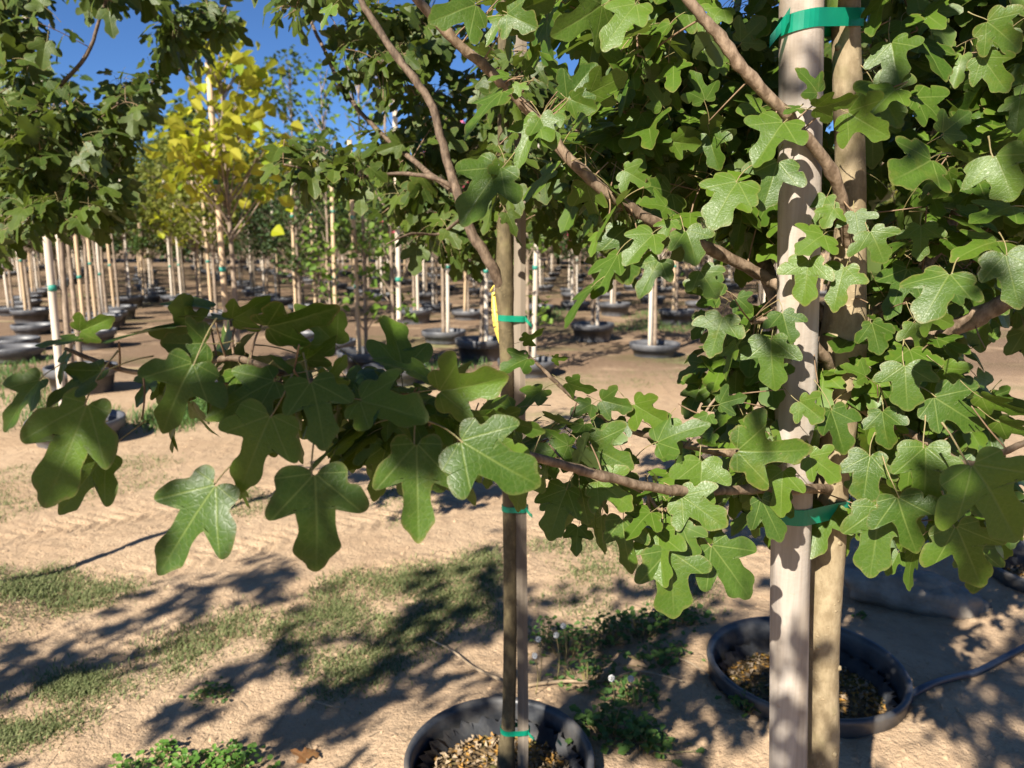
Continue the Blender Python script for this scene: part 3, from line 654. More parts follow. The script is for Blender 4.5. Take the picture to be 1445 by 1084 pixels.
# named leaves read off the photograph: base px, base py, tip px, tip py, depth, tip lean, roll, width
for a in [
    # long low shoot reaching left
    (123, 569, 72, 712, .60, .1, 8, .78), (150, 642, 84, 722, .63, .1, 18, .85), (57, 536, 6, 602, .61, .2, 40, .8), (144, 524, 68, 573, .62, .3, 62, .9),
    (112, 468, 166, 452, .62, .4, 50, .8), (112, 478, 60, 486, .62, .3, 55, .8), (95, 500, 78, 540, .62, 0, 55, .7), (243, 461, 150, 479, .635, .2, 64, 1.05), (292, 484, 230, 488, .64, .2, -30, 1.2),
    (296, 434, 236, 424, .65, .3, 66, .9), (327, 451, 262, 441, .65, .3, 60, .9), (327, 450, 386, 430, .64, .3, 62, .9), (376, 462, 478, 443, .64, .2, 64, .9), (360, 447, 335, 462, .66, .3, 45, .8),
    (272, 512, 228, 606, .61, .15, 0, 1.0), (388, 538, 296, 584, .63, .2, 20, 1.0), (382, 586, 338, 692, .60, .1, 5, 1.0), (306, 684, 222, 804, .605, .1, 10, .88), (444, 668, 456, 801, .595, .1, 0, 1.0),
    (439, 538, 469, 628, .60, .2, 0, 1.0), (508, 566, 600, 584, .61, .4, -24, 1.0), (520, 572, 462, 545, .63, .3, 45, .9), (458, 542, 492, 508, .63, .3, 40, .9), (620, 552, 712, 540, .63, .3, 30, .95),
    (650, 622, 754, 684, .61, .2, 8, 1.0), (588, 626, 592, 758, .62, .2, 4, .88), (545, 628, 528, 706, .66, .1, -20, .9), (632, 584, 712, 592, .65, .3, 48, .9), (706, 588, 762, 613, .68, .3, 50, .9),
    (604, 533, 536, 498, .65, .2, 58, .9), (432, 508, 480, 481, .65, .3, 55, .9), (428, 540, 392, 498, .65, .3, 40, .9), (548, 588, 584, 628, .66, .2, 10, .9), (642, 590, 598, 614, .67, .2, 40, 1.0),
    (690, 655, 688, 690, .70, 0, 20, .9), (505, 608, 428, 662, .65, .2, 60, .9), (520, 614, 460, 656, .66, .2, 60, .9), (604, 556, 556, 544, .65, .2, 50, .9), (352, 560, 300, 560, .66, .2, 30, .9),
    (360, 560, 392, 640, .66, .1, -20, .9), (470, 580, 432, 600, .65, .2, 40, .9), (560, 560, 540, 520, .66, .2, 50, .8), (340, 690, 350, 720, .66, 0, 60, .7), (450, 560, 420, 585, .66, 0, 10, .8),
    # around the trunk and stake
    (1258, 60, 1262, 120, .93, .2, 5, 1.25), (1264, 126, 1226, 158, .90, .3, 10, 1.2), (1196, 158, 1243, 199, .88, .3, 10, 1.15), (1154, 131, 1124, 102, .87, .4, 20, 1.1), (1150, 152, 1201, 149, .87, .4, 62, .9), (1130, 152, 1105, 160, .88, .3, 40, .9),
    (1106, 172, 1058, 232, .88, .2, 15, 1.1), (1098, 228, 1076, 294, .885, .1, 5, 1.1), (1041, 256, 996, 318, .87, .2, 10, 1.15), (940, 292, 903, 286, .87, .4, 45, 1.3), (946, 311, 932, 336, .865, .3, 15, 1.3),
    (922, 330, 880, 372, .86, .2, 20, 1.05), (968, 325, 984, 372, .86, .2, -10, 1.3), (931, 366, 900, 416, .855, .2, 15, 1.0), (988, 382, 1010, 420, .88, .2, -5, 1.25), (872, 358, 834, 420, .89, .2, 50, .9), (836, 404, 790, 456, .88, .2, 60, .8),
    (1020, 446, 1000, 502, .89, .1, 5, 1.1), (1040, 421, 1062, 440, .93, .1, 10, 1.3), (1104, 441, 1112, 484, .90, .2, -5, 1.25), (1088, 478, 1084, 548, .90, .15, 0, 1.1), (1163, 331, 1122, 356, .91, .3, 15, 1.3), (1142, 366, 1128, 428, .92, .1, 10, 1.1),
    (1192, 376, 1168, 434, .91, .2, 5, 1.1), (1176, 294, 1162, 322, .91, .2, 5, 1.3), (1040, 485, 1016, 534, .92, 0, 60, .9), (1207, 299, 1210, 332, .91, .2, 0, 1.5), (1228, 326, 1246, 370, .90, .2, -5, 1.35), (1166, 277, 1148, 320, .93, .1, 20, .9),
    (1300, 318, 1294, 366, .95, .2, 0, 1.1), (1408, 340, 1338, 358, .80, .3, 30, 1.1), (1340, 386, 1296, 450, .78, .2, 10, 1.25), (1419, 358, 1426, 435, .76, .2, -5, 1.05), (1314, 226, 1252, 262, .86, .35, 5, 1.35), (1404, 219, 1420, 282, .77, .3, 0, 1.5),
    (1386, 80, 1416, 132, .9, .1, 5, 1.0), (1440, 138, 1428, 186, .88, .1, 20, 1.0), (1246, -5, 1226, 50, .92, .1, 35, .9), (1428, 292, 1358, 312, .80, .3, 35, 1.0), (1330, 188, 1362, 160, .9, .3, 20, 1.2), (1392, 30, 1440, 70, .88, .1, 10, 1.1),
    (1222, 531, 1186, 514, .95, .2, 20, 1.0), (1277, 515, 1276, 578, .90, .1, 0, 1.3), (1245, 580, 1248, 633, .93, .1, 5, 1.0), (1318, 560, 1380, 606, .90, .2, 10, 1.1), (1128, 566, 1158, 592, .91, .3, 10, 1.3), (1172, 578, 1192, 640, .92, .1, -25, .9),
    (1040, 636, 1130, 640, .88, .4, 28, 1.0), (990, 650, 984, 720, .88, .2, 0, 1.1), (1142, 644, 1184, 674, .90, .2, 5, 1.1), (1228, 642, 1212, 710, .89, .1, 0, 1.1), (1306, 630, 1304, 720, .85, .1, 0, 1.0), (1266, 701, 1286, 782, .84, .1, 0, 1.05),
    (1240, 716, 1228, 812, .88, .1, 5, .95), (1372, 655, 1440, 762, .76, .1, 5, 1.1), (1349, 742, 1384, 829, .80, .1, 0, 1.05), (1290, 778, 1274, 830, .88, 0, 62, .9), (1105, 664, 1098, 728, .91, .1, 10, 1.0), (1074, 704, 1102, 762, .92, .1, -10, .9),
    (1004, 769, 1056, 838, .87, .15, 0, 1.0), (943, 776, 954, 867, .86, .15, 0, 1.12), (878, 732, 884, 808, .87, .1, 20, .9), (955, 726, 984, 764, .89, .1, 0, 1.1), (926, 714, 932, 754, .89, .1, 0, 1.0), (800, 690, 770, 758, .84, .1, 20, 1.0), (820, 690, 830, 740, .86, .1, 0, 1.0),
    (802, 628, 752, 640, .82, .2, 20, 1.2), (825, 598, 793, 630, .88, .2, 30, 1.0), (745, 506, 703, 522, .89, .2, 40, 1.2), (766, 550, 722, 582, .88, .2, 45, 1.1), (738, 482, 768, 470, .89, .3, 55, .9), (780, 505, 800, 508, .89, .2, 55, 1.0), (800, 540, 838, 556, .90, .2, 55, .9),
    (835, 570, 806, 585, .90, .2, 10, 1.3), (848, 565, 890, 575, .90, .3, 30, 1.1), (895, 570, 938, 600, .90, .3, 30, 1.1), (830, 628, 888, 660, .86, .3, 15, 1.3), (842, 678, 892, 715, .84, .2, 5, 1.1), (770, 660, 765, 690, .82, 0, 60, .9),
    (945, 590, 925, 625, .90, .2, 10, 1.2), (1000, 585, 985, 610, .9, .2, 30, 1.2), (1015, 570, 1050, 560, .9, .3, 30, 1.1), (925, 690, 895, 700, .87, .2, 40, 1.2), (1060, 590, 1030, 620, .92, .2, 30, 1.2), (1305, 440, 1345, 460, .95, .1, 20, 1.1),
    (1230, 455, 1240, 500, .95, .1, 20, 1.1), (1290, 455, 1300, 500, .98, .1, 0, 1.1), (1330, 520, 1372, 560, .95, .1, 30, .9), (1350, 590, 1310, 600, .93, .1, 30, 1.1), (1385, 560, 1445, 590, .85, .1, 66, .7), (1410, 595, 1470, 620, .85, .1, 66, .8), (1398, 480, 1408, 462, .95, 0, 50, .8),
    (1390, 690, 1380, 645, .82, .2, 30, .9), (1320, 700, 1338, 760, .90, 0, 60, .9), (1268, 780, 1252, 812, .9, 0, 20, .9), (1210, 690, 1200, 650, .95, .1, 20, .9),
    # upper limb: sunlit leaves over the sky
    (672, 6, 612, 38, .84, .3, 15, 1.2), (715, 20, 752, 46, .84, .4, 0, 1.3), (712, 22, 786, 12, .85, .3, 40, 1.0), (712, 24, 682, 60, .85, .2, 30, .9), (710, 130, 646, 186, .86, .2, 50, 1.0), (734, 118, 728, 140, .86, .2, 10, 1.3), (718, 108, 690, 112, .86, .3, 50, 1.0),
    (762, 166, 780, 210, .855, .2, -5, 1.1), (760, 168, 722, 232, .86, .2, 25, .8), (706, 236, 650, 312, .85, .2, 15, .95), (712, 232, 716, 286, .855, .2, -30, .9), (805, 140, 838, 160, .86, .3, 40, 1.1), (850, 6, 786, 60, .85, .2, -50, 1.1), (898, 5, 848, 68, .84, .2, 20, .85),
    (800, 140, 838, 92, .88, .2, 20, 1.0), (832, 132, 882, 112, .88, .3, 40, 1.0), (790, 108, 768, 66, .9, 0, 40, .9), (740, 100, 762, 78, .88, .2, 50, .9), (935, 150, 912, 120, .92, .2, 0, 1.0), (995, 142, 980, 100, .9, .2, 30, 1.2), (1025, 90, 975, 70, .93, .3, 10, 1.2),
    (1045, 60, 1075, 30, .95, .3, 20, 1.2), (950, 200, 985, 210, .93, .3, 30, 1.1), (880, 240, 915, 262, .93, .2, 10, 1.1), (1000, 190, 1010, 240, .95, .1, 10, 1.0), (790, 240, 770, 275, .95, .1, 60, .9), (860, 250, 848, 290, .97, .1, 40, .9), (905, 160, 880, 215, .95, .1, 30, 1.0),
    (1020, 10, 985, 50, .9, .2, 20, 1.0), (1090, 10, 1062, 55, .95, .2, 20, 1.1), (470, 8, 452, 40, .84, .1, 50, .8), (975, 395, 1000, 402, .92, .2, 20, 1.0), (845, 330, 830, 360, .92, .1, 40, .9), (1075, 150, 1040, 160, .93, .3, 10, 1.1),
]: mapR.hero(*a)
STAKE_OPEN = [(1092, -10), (1160, -10), (1160, 120), (1150, 200), (1095, 200)]
mapR.fill([(890, 60), (960, 0), (1100, 0), (1100, 330), (1030, 340), (960, 300), (900, 260), (880, 140)], 1.0, 1.35, 62, .066)
mapR.fill([(700, -60), (960, -60), (940, 60), (900, 100), (840, 60), (700, 10)], .90, 1.15, 16, .066)
mapR.fill([(790, 150), (900, 130), (930, 300), (860, 300), (800, 220)], .95, 1.15, 16, .064)
mapR.fill([(1215, -40), (1470, -40), (1470, 400), (1350, 440), (1215, 440)], .98, 1.5, 105, .070)
mapR.fill([(1210, 440), (1370, 440), (1385, 640), (1420, 720), (1310, 770), (1210, 740)], .96, 1.25, 46, .068)
mapR.fill([(970, 430), (1090, 410), (1160, 560), (1130, 735), (1050, 735), (970, 620)], 1.0, 1.14, 18, .066, avoid=[[(1000, 330), (1085, 330), (1085, 470), (1030, 440)], [(1150, 440), (1230, 440), (1230, 600), (1150, 600)]])
mapR.fill([(770, 575), (960, 585), (1000, 700), (950, 745), (790, 730), (760, 650)], .84, .98, 10, .058, 2)
mapR.fill([(380, 530), (640, 560), (690, 620), (560, 600), (400, 560)], .66, .74, 14, .056, 2)
mapR.fill([(745, 615), (860, 635), (860, 665), (760, 650)], .78, .88, 3, .058, 2)
mapR.fill([(170, 500), (380, 520), (380, 560), (200, 545)], .64, .70, 5, .05, 2)
mapR.fill([(1110, 205), (1215, 210), (1215, 300), (1120, 300)], 1.06, 1.3, 12, .06)
mapR.grow([pt(rng.uniform(1470, 1650), rng.uniform(-100, 500), rng.uniform(.9, 1.5)) for _ in range(40)] + [pt(rng.uniform(950, 1500), rng.uniform(-420, -40), rng.uniform(.85, 1.5)) for _ in range(90)], .07)
mapR.finish()
# stake beside it
st = MB(); Ys = 0.985
spx = [(1131, -380), (1131, -150), (1131, 0), (1129, 200), (1126, 420), (1121, 620), (1115, 800), (1112, 1084)]
SP = [ptY(x, y, Ys) for x, y in spx]; d = (SP[-1] - SP[-2]).normalized(); SP.append(SP[-1] + d * ((SP[-1].z + 0.05) / -d.z))
stake_base = Vector((SP[-1].x, SP[-1].y, 0.0)); so_loc = stake_base
SPc = catmull(SP, 6); st.tube([p - so_loc for p in SPc], [0.0258 * (1 + 0.012 * noise.noise(Vector((0, 0, p.z * 5)))) for p in SPc], 28)
o = st.build('wooden_stake', M['stake']); o.location = so_loc; tag(o, 'thick pale round stake against the tan maple trunk', 'stake')
def at_height(PL, z): return min(PL, key=lambda q: abs(q.z - z))
zt = ptY(1130, 28, Ys).z; a = at_height(SPc, zt); b = at_height(P, zt)
mb, c = tie_band([(a.x, a.y, .0268), (b.x, b.y, .0188)], zt, .021, tail=(a.x - 0.022, a.y - 0.02, -0.022, -0.024), dz=0.18)
o = mb.build('tie_tape', M['tie'], smooth=False); o.location = c; tag(o, 'upper green tape with loose end round thick pale stake and tan trunk', 'tie tape', 'green tapes on the near maples')
zt = ptY(1168, 710, YR).z; a = at_height(SPc, zt); b = at_height(P, zt)
mb, c = tie_band([(a.x, a.y, .0268), (b.x, b.y, .0250)], zt, .022, dz=-0.02)
o = mb.build('tie_tape', M['tie'], smooth=False); o.location = c; tag(o, 'lower green tape round tan trunk and thick pale stake, under the leaves', 'tie tape', 'green tapes on the near maples')
near_pot((rbase.x - .02, YR, 0.07), .46, 'sunken black double pot that holds the tan trunked maple')

# ------------------------------------------------------------------ MIDDLE MAPLE
pc = gp(705, 1074, 0.09); YM = pc.y + 0.02
tpx = [(716, -350, .008), (714, -120, .0095), (711, 0, .0105), (710, 120, .0115), (711, 220, .0125), (712, 300, .0145), (712, 370, .0185), (712, 410, .021), (714, 450, .0175), (716, 520, .0160), (717, 620, .0155), (719, 720, .0155), (720, 840, .0155), (719, 960, .0155), (717, 1030, .0165)]
tp = [(ptY(x, y, YM), r) for x, y, r in tpx]; bm_ = tp[-1][0]
tp += [(Vector((bm_.x - .004, YM, 0.12)), .0195), (Vector((bm_.x - .006, YM, 0.02)), .024)]
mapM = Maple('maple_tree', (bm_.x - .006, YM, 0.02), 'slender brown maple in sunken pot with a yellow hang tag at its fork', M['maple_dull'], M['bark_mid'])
PM = catmull([p for p, r in tp], 5); rad = np.interp(np.linspace(0, len(tp) - 1, len(PM)), range(len(tp)), [r for p, r in tp]).tolist()
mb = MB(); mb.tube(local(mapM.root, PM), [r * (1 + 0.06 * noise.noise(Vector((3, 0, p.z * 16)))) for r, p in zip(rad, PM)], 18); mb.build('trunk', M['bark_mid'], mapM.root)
mapM.skel += PM[:38]
fm = ptY(712, 415, YM)
def mz(L): return [pt(x, y, z) for x, y, z in L]
mapM.limb([fm] + mz([(692, 372, 1.62), (664, 325, 1.61), (645, 270, 1.60), (628, 215, 1.60), (605, 140, 1.59), (560, 80, 1.58), (515, 10, 1.57), (480, -60, 1.56)]), .0120, .0055)
mapM.limb(mz([(645, 272, 1.60), (600, 240, 1.75), (545, 195, 1.92), (515, 165, 1.95), (480, 120, 1.97), (460, 75, 2.0), (437, 25, 2.02), (420, -40, 2.03)]), .0065, .004)
mapM.limb(mz([(640, 265, 1.60), (610, 250, 1.60), (560, 245, 1.68), (500, 250, 1.64), (440, 240, 1.62), (400, 232, 1.6)]), .005, .002)
mapM.limb([ptY(712, 350, YM)] + mz([(740, 300, 1.9), (780, 240, 1.95), (830, 160, 2.0), (880, 90, 2.02), (920, 0, 2.05)]), .009, .005)
mapM.limb([ptY(712, 300, YM)] + mz([(700, 240, 2.0), (690, 160, 2.1), (680, 60, 2.15), (670, -60, 2.2)]), .009, .006)
mapM.limb(mz([(655, 305, 1.61), (620, 330, 1.75), (580, 330, 1.7), (545, 345, 1.66)]), .004, .0015)
mapM.limb(mz([(760, 270, 1.92), (820, 260, 1.9), (870, 280, 1.88), (900, 300, 1.86)]), .005, .002)
mapM.fill([(500, 180), (600, 150), (720, 170), (725, 350), (650, 350), (570, 340), (530, 290)], 1.84, 2.3, 56, .064)
mapM.fill([(560, 290), (720, 290), (720, 365), (590, 365)], 1.75, 2.05, 16, .064)
mapM.fill([(560, 20), (720, 40), (720, 190), (600, 170)], 1.78, 2.3, 34, .062)
mapM.fill([(400, -60), (560, -30), (600, 60), (590, 140), (540, 160), (500, 110), (430, 20)], 1.62, 2.1, 34, .06)
mapM.fill([(350, -60), (430, -60), (425, 30), (370, 25)], 1.7, 2.05, 8, .06)
mapM.fill([(395, 190), (520, 215), (540, 260), (430, 275)], 1.58, 1.7, 10, .055)
mapM.fill([(725, 90), (830, 130), (960, 150), (940, 320), (860, 335), (770, 330), (725, 330)], 1.6, 2.2, 70, .062)
mapM.fill([(690, 40), (760, 60), (765, 280), (690, 300)], 1.45, 1.62, 16, .06)
mapM.fill([(840, 300), (905, 300), (880, 420), (850, 400)], 1.6, 1.8, 4, .06, 2)
mapM.grow([pt(rng.uniform(420, 980), rng.uniform(-330, -20), rng.uniform(1.6, 2.2)) for _ in range(60)], .062)
mapM.finish()
pe = near_pot((pc.x, YM, 0.09), .46, 'sunken black double pot with orange flecked soil round the slender brown maple', deep=0.035)
# squared stake tied to it
sx = [(735, -200), (734, 200), (733, 450), (733, 560), (735, 720), (737, 900), (738, 1040)]
SM = [ptY(x, y, YM + 0.004) for x, y in sx]; SM.append(Vector((SM[-1].x - .002, YM + .004, -0.05)))
sb = Vector((SM[-1].x, SM[-1].y, 0)); st = MB()
SMc = catmull(SM, 4); n = 0
for i, p in enumerate(SMc):
    for dx, dy in ((-.0125, -.010), (.002, -.0128), (.0128, -.010), (.0125, .0125), (-.0125, .0125)):
        q = p - sb; st.v.append((q.x + dx + .0006 * noise.noise(Vector((dx * 99, dy * 99, p.z * 9))), q.y + dy, q.z))
for i in range(len(SMc) - 1):
    for k in range(5): st.f.append((i * 5 + k, i * 5 + (k + 1) % 5, (i + 1) * 5 + (k + 1) % 5, (i + 1) * 5 + k)); st.m.append(0)
st.f.append((0, 1, 2, 3, 4)); st.m.append(0)
o = st.build('wooden_stake', M['stake_mid'], smooth=False); o.location = sb; tag(o, 'grey squared wooden stake tied to the slender brown maple', 'stake')
for y, lab in ((449, 'green tape just below the fork of the slender brown maple'), (717, 'green tape halfway down the slender brown trunk and squared stake'), (1030, 'green tape just above the pot on the slender brown trunk')):
    z_ = ptY(722, y, YM).z; a = at_height(PM, z_); b = at_height(SMc, z_)
    mb, c = tie_band([(a.x, a.y, .0172 if y < 1000 else .018), (b.x, b.y, .0165)], z_, .013, dz=-0.05, tail=(b.x + .012, b.y - .012, .014, -.02))
    o = mb.build('tie_tape', M['tie'], smooth=False); o.location = c; tag(o, lab, 'tie tape', 'green tapes on the near maples')
# yellow tag
tg = MB(); A = [pt(697, 412, 1.80), pt(699, 440, 1.79), pt(704, 462, 1.79), pt(712, 486, 1.79)]; AC = catmull(A, 5); tl = AC[len(AC) // 2]
for i, p in enumerate(AC):
    w_ = .006 + .008 * min(1, i / 9); q = p - tl
    for dx in (-w_, w_):
        for dy in (0, .0012): tg.v.append((q.x + dx * .8, q.y + dx * .12 + dy, q.z + dx * .25))
for i in range(len(AC) - 1):
    b = i * 4
    tg.f += [(b, b + 2, b + 6, b + 4), (b + 1, b + 5, b + 7, b + 3), (b, b + 4, b + 5, b + 1), (b + 2, b + 3, b + 7, b + 6)]; tg.m += [0] * 4
lo_ = len(tg.v); tg.tube([(x - tl) for x in catmull([pt(692, 412, 1.785), pt(698, 403, 1.775), pt(706, 410, 1.79), pt(700, 416, 1.785)], 3)], .0022, 6)
o = tg.build('hang_tag', M['tag']); o.location = tl; tag(o, 'yellow plastic hang tag looped at the fork of the slender maple', 'plant tag')

# ------------------------------------------------------------------ LEFT MAPLE, its trunk just outside the frame
lb = Vector((-2.15, 2.45, 0.03))
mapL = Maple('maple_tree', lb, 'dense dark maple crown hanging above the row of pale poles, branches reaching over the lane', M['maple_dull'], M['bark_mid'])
TL = [lb, lb + Vector((.01, 0, .5)), lb + Vector((0, 0, 1.0)), lb + Vector((.01, .01, 1.6)), lb + Vector((0, 0, 2.4)), lb + Vector((.02, 0, 3.0))]
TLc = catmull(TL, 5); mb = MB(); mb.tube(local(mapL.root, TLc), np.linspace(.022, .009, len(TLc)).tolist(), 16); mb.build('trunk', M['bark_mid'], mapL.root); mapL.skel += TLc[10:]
for L in ([(-60, 330, 2.45), (30, 300, 2.4), (90, 290, 2.35), (130, 320, 2.3)], [(-60, 280, 2.5), (20, 220, 2.5), (90, 190, 2.5), (150, 160, 2.5), (190, 120, 2.5)],
          [(-50, 230, 2.4), (40, 160, 2.3), (115, 88, 2.25), (140, 30, 2.22), (155, -20, 2.2)], [(-40, 260, 2.55), (80, 230, 2.6), (170, 180, 2.65), (220, 110, 2.68), (258, 95, 2.7), (300, 40, 2.72), (330, -10, 2.74)], [(-60, 120, 2.5), (0, 60, 2.5), (38, 0, 2.5)]):
    mapL.limb([lb + Vector((0, 0, 1.05 + .1 * rng.random()))] + pz(L), .009, .0032, sides=7)
mapL.fill([(-40, 160), (30, 140), (90, 150), (150, 170), (185, 205), (170, 250), (150, 300), (110, 325), (60, 310), (0, 350), (-40, 370)], 2.05, 2.75, 135, .074)
mapL.fill([(-30, -30), (65, -30), (55, 30), (45, 120), (-30, 150)], 2.1, 2.7, 30, .072)
mapL.fill([(205, 30), (330, -10), (325, 40), (270, 85), (225, 75)], 2.3, 2.8, 22, .07)
mapL.fill([(70, -60), (230, -60), (220, 10), (90, 15)], 2.2, 2.7, 12, .07)
mapL.fill([(165, 110), (220, 95), (215, 170), (180, 170)], 2.2, 2.75, 14, .07)
mapL.grow([pt(rng.uniform(-260, -40), rng.uniform(-100, 330), rng.uniform(2.1, 2.9)) for _ in range(40)] + [pt(rng.uniform(-200, 300), rng.uniform(-260, -60), rng.uniform(2.1, 2.8)) for _ in range(30)], .07)
mapL.finish()
near_pot((lb.x, lb.y, 0.09), .46, 'sunken black double pot under the dense dark maple crown')

# ------------------------------------------------------------------ MAPLE BEHIND THE RIGHT ONE, in the right hand pot
pr = gp(1137, 938, 0.10)
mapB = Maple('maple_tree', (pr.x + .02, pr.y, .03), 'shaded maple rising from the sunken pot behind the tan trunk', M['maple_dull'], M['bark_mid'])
tb = mapB.loc; TB = catmull([tb, tb + Vector((.005, 0, .5)), tb + Vector((.03, .01, 1.0)), tb + Vector((.06, 0, 1.7)), tb + Vector((.07, 0, 2.6))], 5)
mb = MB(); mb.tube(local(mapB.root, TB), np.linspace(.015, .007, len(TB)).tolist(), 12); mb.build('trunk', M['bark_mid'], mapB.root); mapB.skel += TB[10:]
for L in ([(1250, 380, 2.3), (1330, 300, 2.2), (1400, 180, 2.15)], [(1150, 330, 2.2), (1080, 250, 2.1), (1030, 150, 2.05)], [(1240, 250, 2.4), (1300, 120, 2.4), (1330, 20, 2.4)]):
    mapB.limb([TB[12]] + pz(L), .008, .004, sides=7)
mapB.fill([(1215, -60), (1500, -60), (1500, 400), (1330, 420), (1215, 400)], 1.95, 2.6, 78, .075)
mapB.fill([(970, 60), (1210, 0), (1210, 330), (1100, 340), (980, 300)], 1.95, 2.5, 40, .072)
mapB.grow([pt(rng.uniform(1000, 1500), rng.uniform(-350, -60), rng.uniform(1.9, 2.6)) for _ in range(40)], .075)
mapB.finish()
near_pot((pr.x, pr.y, 0.10), .56, 'wide sunken black double pot beside the drip hose, shaded maple in it', deep=0.055)
pe2 = gp(1492, 800, 0.09)
near_pot((pe2.x, pe2.y, 0.09), .50, 'sunken black double pot past the grey boulder')

# maple standing beside the photographer: only its shade reaches the picture
for bx, by, rad_, cnt, zt_, lab in ((-2.90, -.15, .16, 55, 2.7, 'farthest'), (-2.05, -.50, .22, 120, 2.8, 'far'), (-1.17, -.55, .23, 150, 2.75, 'middle'), (-.20, -.85, .27, 120, 3.0, 'close')):
    nb = Vector((bx, by, 0.02))
    mapN = Maple('maple_tree', nb, 'near row maple at the ' + lab + ' spot beside the viewer, casting dappled shade', M['maple_dull'], M['bark_mid'])
    TN_ = catmull([nb, nb + Vector((0, 0, .8)), nb + Vector((.01, 0, 1.6)), nb + Vector((0, .01, zt_))], 5)
    mb = MB(); mb.tube(local(mapN.root, TN_), np.linspace(.026, .008, len(TN_)).tolist(), 12); mb.build('trunk', M['bark_mid'], mapN.root); mapN.skel += TN_[7:]
    mapN.grow([nb + Vector((rng.gauss(0, rad_), rng.gauss(0, rad_), rng.uniform(1.2, zt_))) for _ in range(cnt)], .075)
    mapN.finish()

# ------------------------------------------------------------------ things lying on the ground
h0 = [gp(1152, 1060), gp(1170, 1056), gp(1230, 1036), gp(1290, 1010), gp(1350, 975), gp(1400, 944), gp(1450, 915), gp(1560, 862), gp(1700, 800)]
hp = [Vector((p.x, p.y, gz(p.x, p.y) + 0.016)) for p in catmull(h0, 6)]
hb = hp[len(hp) // 2]; mb = MB(); mb.tube([p - hb for p in hp], .0105, 14); o = mb.build('drip_hose', M['hose']); o.location = hb
tag(o, 'dark blue black drip hose curving over the dirt by the wide pot', 'hose')
# boulder
bc = gp(1296, 862); mb = MB(); nu, nv_ = 40, 22
for j in range(nv_ + 1):
    th = math.pi * j / nv_
    for i in range(nu):
        ph = 2 * math.pi * i / nu; d = Vector((math.sin(th) * math.cos(ph), math.sin(th) * math.sin(ph), math.cos(th)))
        e = Vector((math.copysign(abs(d.x) ** .75, d.x) * .28, math.copysign(abs(d.y) ** .85, d.y) * .12, math.copysign(abs(d.z) ** .8, d.z) * .085))
        f = .86 * (1 + .16 * noise.noise(d * 2.2 + Vector((4, 1, 0))) + .09 * noise.noise(d * 5) + .05 * noise.noise(d * 12))
        e = e * f; e.x *= 1; e.z += .05 - .06 * d.x * .5; mb.v.append(tuple(e))
for j in range(nv_):
    for i in range(nu): mb.f.append((j * nu + i, (j + 1) * nu + i, (j + 1) * nu + (i + 1) % nu, j * nu + (i + 1) % nu)); mb.m.append(0)
o = mb.build('boulder', M['stone']); o.location = (bc.x, bc.y + .06, gz(bc.x, bc.y)); o.rotation_euler = (0, 0, R(-14)); tag(o, 'long low grey boulder lying behind the wide sunken pot', 'boulder')
# sticks
def stick(pxs, r, lab):
    Pp = [gp(*p) for p in pxs]; Pp = catmull([Vector((p.x, p.y, gz(p.x, p.y) + r + .004 + .006 * rng.random())) for p in Pp], 4); c = Pp[0]
    m_ = MB(); m_.tube([p - c for p in Pp], np.linspace(r, r * .45, len(Pp)).tolist(), 7); o = m_.build('fallen_stick', M['stick']); o.location = c; tag(o, lab, 'stick')
stick([(712, 978), (668, 948), (640, 925), (602, 903)], .0055, 'bent dry stick on the dirt just left of the squared stake')
stick([(745, 984), (800, 972), (850, 970), (900, 965), (962, 992)], .006, 'wavy dry stick lying through the weeds right of the squared stake')
stick([(925, 945), (965, 962), (1000, 985)], .004, 'short dark stick among weeds by the rim of the wide pot')
stick([(440, 985), (470, 995), (500, 1000)], .003, 'thin straw like stick on shaded dirt near the orange dead leaf')
# dead leaves
for i, (x, y, lab) in enumerate(((432, 1070, 'curled orange brown dead leaf on the dirt near the clover'), (446, 1062, 'smaller orange dead leaf touching the curled one'), (870, 505, None), (640, 812, None))):
    if not lab: continue
    g = gp(x, y); o = link('dead_leaf', leaves_mesh('dead_leaf', [(HI[i * 3], None, .3)], [M['dead_leaf'], M['stick']]))
    o.matrix_basis = leaf_matrix(Vector((g.x, g.y, gz(g.x, g.y) + .014)), Vector((rng.uniform(-1, 1), rng.uniform(-1, 1), .3)), Vector((0, -.3, 1)), .045); tag(o, lab, 'leaf', 'dead leaves on the dirt')

